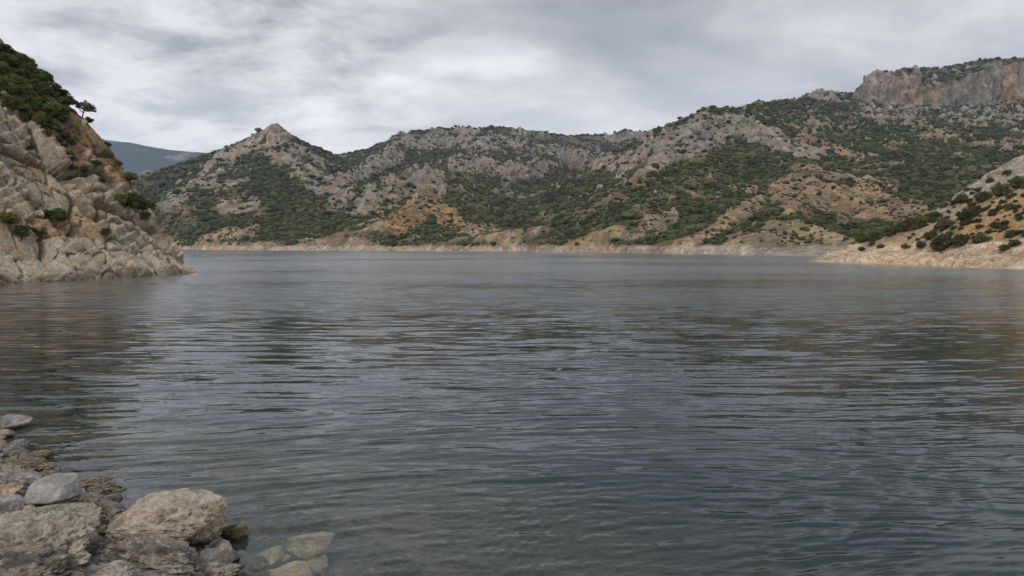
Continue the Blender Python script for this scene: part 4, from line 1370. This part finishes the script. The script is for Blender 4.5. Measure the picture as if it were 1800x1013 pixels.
# bushes on the headland
HDP = [(1518, 425, 16, 'L', 'bright lime green tree at the low neck of the headland'), (1545, 415, 15, 'L', 'light green tree right of the bright lime green one'),
       (1565, 412, 14, 'B', 'mid green tree between the lime trees and the headland slope'), (1600, 400, 22, 'B', 'big round green tree behind the headland shoulder'),
       (1622, 392, 18, 'L', 'yellow green tree leaning on the back of the headland'), (1640, 385, 15, 'B', 'green tree at the foot of the pale rock ridge'),
       (1585, 405, 14, 'O', 'olive tree left of the big round green tree'),
       (1690, 355, 16, 'B', 'dark bush on the upper pale rock ridge'), (1665, 402, 24, 'B', 'large dark green bush in the middle hollow of the headland'),
       (1700, 385, 22, 'B', 'green bush right of the hollow on the headland'), (1728, 352, 20, 'B', 'tall dark bush against the upper rock ridge'),
       (1760, 345, 22, 'B', 'wide dark bush high on the headland slope'), (1792, 330, 24, 'B', 'dark bush at the right edge high on the headland'),
       (1635, 420, 16, 'B', 'bush on the shoulder above the pale shore rock'), (1655, 438, 26, 'O', 'broad olive bush just above the pale shore rock'),
       (1690, 430, 20, 'O', 'olive bush right of the broad olive one above the shore rock'), (1725, 425, 20, 'B', 'dark round bush in front of the ochre earth'),
       (1620, 434, 12, 'O', 'small olive bush on the left shoulder of the headland'), (1592, 436, 9, 'B', 'small dark bush left on the low headland slope'),
       (1548, 436, 9, 'B', 'small dark bush on the crest near the headland tip'), (1532, 432, 8, 'B', 'little bush nearest the headland tip'), (1515, 440, 8, 'O', 'low bush at the start of the headland tip'),
       (1780, 415, 14, 'B', 'dark bush low in the ochre earth by the right edge'), (1765, 440, 12, 'B', 'dark ragged bush in the gully above the right shore rock'), (1785, 432, 14, 'B', 'ragged bush in the gully at the right edge'),
       (1750, 400, 12, 'O', 'olive tuft in the ochre slope'), (1778, 368, 12, 'B', 'bush on the crest above the ochre slope'), (1715, 375, 14, 'B', 'bush on the crest left of the ochre slope'),
       (1740, 320, 9, 'B', 'small bush near the top of the pale rock ridge'), (1770, 306, 9, 'B', 'small bush at the top of the pale rock ridge')]
for px0, py0, rp, kd, lb in HDP:
    h_ = None
    for k in range(10):
        h_ = hit(BV_HEAD, px0 + k * 2, py0 + k * 2.0)
        if h_ is not None:
            break
    if h_ is None:
        continue
    r = 0.85 * rp * h_.y / F
    plant('bush', BUSH[R_.randrange(5)], (h_.x, h_.y, h_.z - 0.3 * r), r, {'B': M_hbush, 'O': M_olive, 'L': M_lime}[kd], lb, 'bush', None, None, R_.uniform(1.0, 1.35))
HEAD_MARKS = [(a_[0], a_[1], 'the ' + a_[4].split(' of ')[0]) for a_ in HDP if len(('the ' + a_[4].split(' of ')[0]).split()) <= 8]
tries = 0; k_ = 0
while k_ < 115 and tries < 2600:
    tries += 1
    px0, py0 = R_.uniform(1520, 1805), R_.uniform(330, 445)
    h_ = hit(BV_HEAD, px0, py0)
    if h_ is None or h_.z < 5.5:
        continue
    rr_ = R_.uniform(2.6, 8.5); r = rr_ * h_.y / F
    plant('shrub', BUSH[R_.randrange(5)], (h_.x, h_.y, h_.z - 0.3 * r), r, (M_hbush if k_ % 2 else M_olive), where_label(px0, py0, HEAD_MARKS, ('green' if k_ % 2 else 'olive') + (' tuft' if rr_ < 6 else ' shrub')), 'shrub', 'small shrubs on the headland')
    k_ += 1


# far scrub
def lump_mesh(name, seed):
    r = np.random.RandomState(seed)
    v, f = ICO[3]
    s = seed * 5.1
    p = v.copy()
    n_ = fbm3(p[:, 0] * 1 + s, p[:, 1], p[:, 2], 0.7, 3, seed, 0.7)
    n2 = fbm3(p[:, 0] * 1 + s, p[:, 1], p[:, 2], 0.22, 2, seed + 3, 0.7)
    p = p * (1 + 0.45 * n_ + 0.30 * n2)[:, None]
    p[:, 2] = p[:, 2] * 0.72 + 0.30
    me_ = make_mesh(name, p, f, smooth=False)
    me_.materials.append(M_scrub)
    return me_


LUMP = [lump_mesh('shrub', 700 + i) for i in range(8)]
rs = np.random.RandomState(11)
dens = (1 - 0.90 * soilm) * (1 - 0.90 * np.clip(rockm, 0, 1)) * (1 - bankm)
dens = np.maximum(dens, (0.08 + 0.34 * soilm) * (1 - bankm) * (HH > 5))
gap_ = sstep(-0.30, 0.10, n_d * 0.8 + n_b * 0.5 + 0.12)
dens *= (0.12 + 0.88 * gap_) * (1 - 0.45 * dry) * np.clip(1 - 0.9 * conv, 0.25, 2.2)
dens *= sstep(-0.55, 0.15, n_a * 0.7 + n_b * 0.4 + 0.25) * 0.8 + 0.2
dens = dens * (1 - 0.35 * olivez)
dens[HH < 5.5] = 0
dens[(np.abs(PX - 486) < 22) & (H > 205)] = 0
dens[cliffm > 0.3] *= 0.15
elvis = ELV >= CUM - 0.004
dens = dens * elvis
wgt = dens * YY ** 1.35 * np.gradient(rows)[:, None] / YY * (0.3 + 0.7 * (PX > 200))
cdf = np.cumsum(wgt.ravel()); cdf /= cdf[-1]
NF = 64000
pick = np.searchsorted(cdf, rs.rand(NF))
pr, pc = np.unravel_index(pick, XX.shape)
fx = XD[pr, pc] + rs.uniform(-1, 1, NF) * YY[pr, pc] * 0.0009
fy = YD[pr, pc] + rs.uniform(-1, 1, NF) * YY[pr, pc] * 0.0018
fz_ = HH[pr, pc]
so = soilm[pr, pc]
rad = np.exp(rs.normal(math.log(1.42), 0.45, NF)) * (0.75 + 0.30 * (fy / 800)) * (1 - 0.40 * so)
rad *= np.clip(1 - 0.35 * conv[pr, pc], 0.7, 1.4)
rad = np.clip(rad, 0.7, 5.5)
fpx, fpy = proj(fx, fy, fz_)
app = rad / fy
infr = (fpx > 250) & (fpx < 1790) & (fpy > 0)
lone = so > 0.5
# the ones that show largest, standing apart on bare ground first, are objects of their own
score = app * (1 + 1.2 * lone) * infr
order = np.argsort(-score)
chosen = []


def hid(i):
    o_ = Vector((0, 0, CAMH)); d_ = Vector((float(fx[i]), float(fy[i]), float(fz_[i] + rad[i]))) - o_
    n_ = d_.normalized()
    return BV_HEAD.ray_cast(o_, n_)[0] is not None or BV_CLIFF.ray_cast(o_, n_)[0] is not None


for i in order:
    if len(chosen) >= 150:
        break
    if hid(i):
        continue
    if all((fpx[i] - fpx[j]) ** 2 + (fpy[i] - fpy[j]) ** 2 > 90 for j in chosen):
        chosen.append(i)
mask = np.ones(NF, bool)
appm = float(np.median(app[chosen]))
FAR_MARKS = [(1640, 350, 'the dark wooded hollow beside the headland'), (1700, 310, 'the dark slope above the headland ridge'), (1600, 390, 'the trees behind the headland'), (1490, 432, 'the waterline left of the headland tip'), (745, 350, 'the top of the ochre patch'), (700, 385, 'the left tail of the ochre patch'), (800, 388, 'the right foot of the ochre patch'), (560, 418, 'the low grey brown knoll'),
             (1378, 386, 'the tip of the triangular tan hillock'), (1320, 415, 'the left flank of the tan hillock'), (1460, 415, 'the right flank of the tan hillock'), (1390, 425, 'the foot of the tan hillock'),
             (1220, 420, 'the foot of the long tan spur'), (1290, 370, 'the crest of the long tan spur'), (1430, 310, 'the top of the brown slope'), (1500, 350, 'the middle of the brown slope'),
             (1590, 350, 'the right end of the brown slope'), (1400, 355, 'the left side of the brown slope'), (1100, 410, 'the bare patch above the middle shore'), (1000, 425, 'the mouth of the valley'),
             (890, 415, 'the brown spur ending at the valley mouth'), (400, 415, 'the foot of the rocky peak'), (1520, 395, 'the dark gully behind the hillock'), (1560, 420, 'the lime green trees of the headland'), (1180, 380, 'the green slope left of the tan spur')]
for i in chosen:
    mask[i] = False
    o = add_obj('shrub', LUMP[i % 8], None)
    o.location = (float(fx[i]), float(fy[i]), float(fz_[i])); s = float(rad[i])
    o.scale = (s, s, s * 0.95); o.rotation_euler = (0, 0, float(rs.uniform(0, 6.3)))
    a, b = fpx[i], fpy[i]
    if a < 700:
        lb, gp = 'dark shrub on the far slope left of the ochre patch', 'shrubs left of the ochre patch'
    elif a < 960:
        lb, gp = 'dark shrub on the low hill with the ochre patch across the lake', 'shrubs on the ochre hill'
    elif a < 1185:
        lb, gp = 'dark round shrub just above the middle of the pale far shore', 'shrubs above the middle far shore'
    elif b > 384 and a > 1270:
        lb, gp = 'dark round shrub on the triangular tan hillock at the right far shore', 'shrubs on the tan hillock'
    elif a < 1340:
        lb, gp = 'dark round shrub on the long tan spur left of the triangular hillock', 'shrubs on the long tan spur'
    else:
        lb, gp = 'dark round shrub on the brown slope above the triangular tan hillock', 'shrubs on the brown slope'
    lb = where_label(a, b, FAR_MARKS, ('big' if app[i] > appm * 1.25 else 'middling' if app[i] > appm * 0.9 else 'little') + ' dark shrub')
    o['label'] = lb; o['group'] = gp; o['category'] = 'shrub'
idx = np.where(mask)[0]
SCR = proto_collection('scrub', LUMP)
szz = rad[idx]
scatter('scrub', np.stack([fx, fy, fz_], 1)[idx], np.stack([szz, szz, szz * rs.uniform(.7, 1.15, len(idx))], 1), np.stack([rs.uniform(-.2, .2, len(idx)), rs.uniform(-.2, .2, len(idx)), rs.uniform(0, 6.3, len(idx))], 1), SCR, kind='stuff', label='dark green maquis scrub covering the mountains across the lake')

# ------------------------------------------------------------------ the air
me_ = bpy.data.meshes.new('haze')
x0, x1, y0, y1, z0, z1 = -5300, 3200, -400, 5400, -16, 860
hv = [(x0, y0, z0), (x1, y0, z0), (x1, y1, z0), (x0, y1, z0), (x0, y0, z1), (x1, y0, z1), (x1, y1, z1), (x0, y1, z1)]
me_.from_pydata(hv, [], [(3, 2, 1, 0), (4, 5, 6, 7), (0, 1, 5, 4), (1, 2, 6, 5), (2, 3, 7, 6), (3, 0, 4, 7)])
m, t, out = new_mat('haze')
pv = t.nodes.new('ShaderNodeVolumePrincipled')
pv.inputs['Color'].default_value = (0.58, 0.73, 1.0, 1)
pv.inputs['Density'].default_value = 0.00008
L(t, pv.outputs[0], out.inputs['Volume'])
add_obj('haze', me_, m, kind='stuff', label='thin bluish haze in the air over the lake')
print('done')
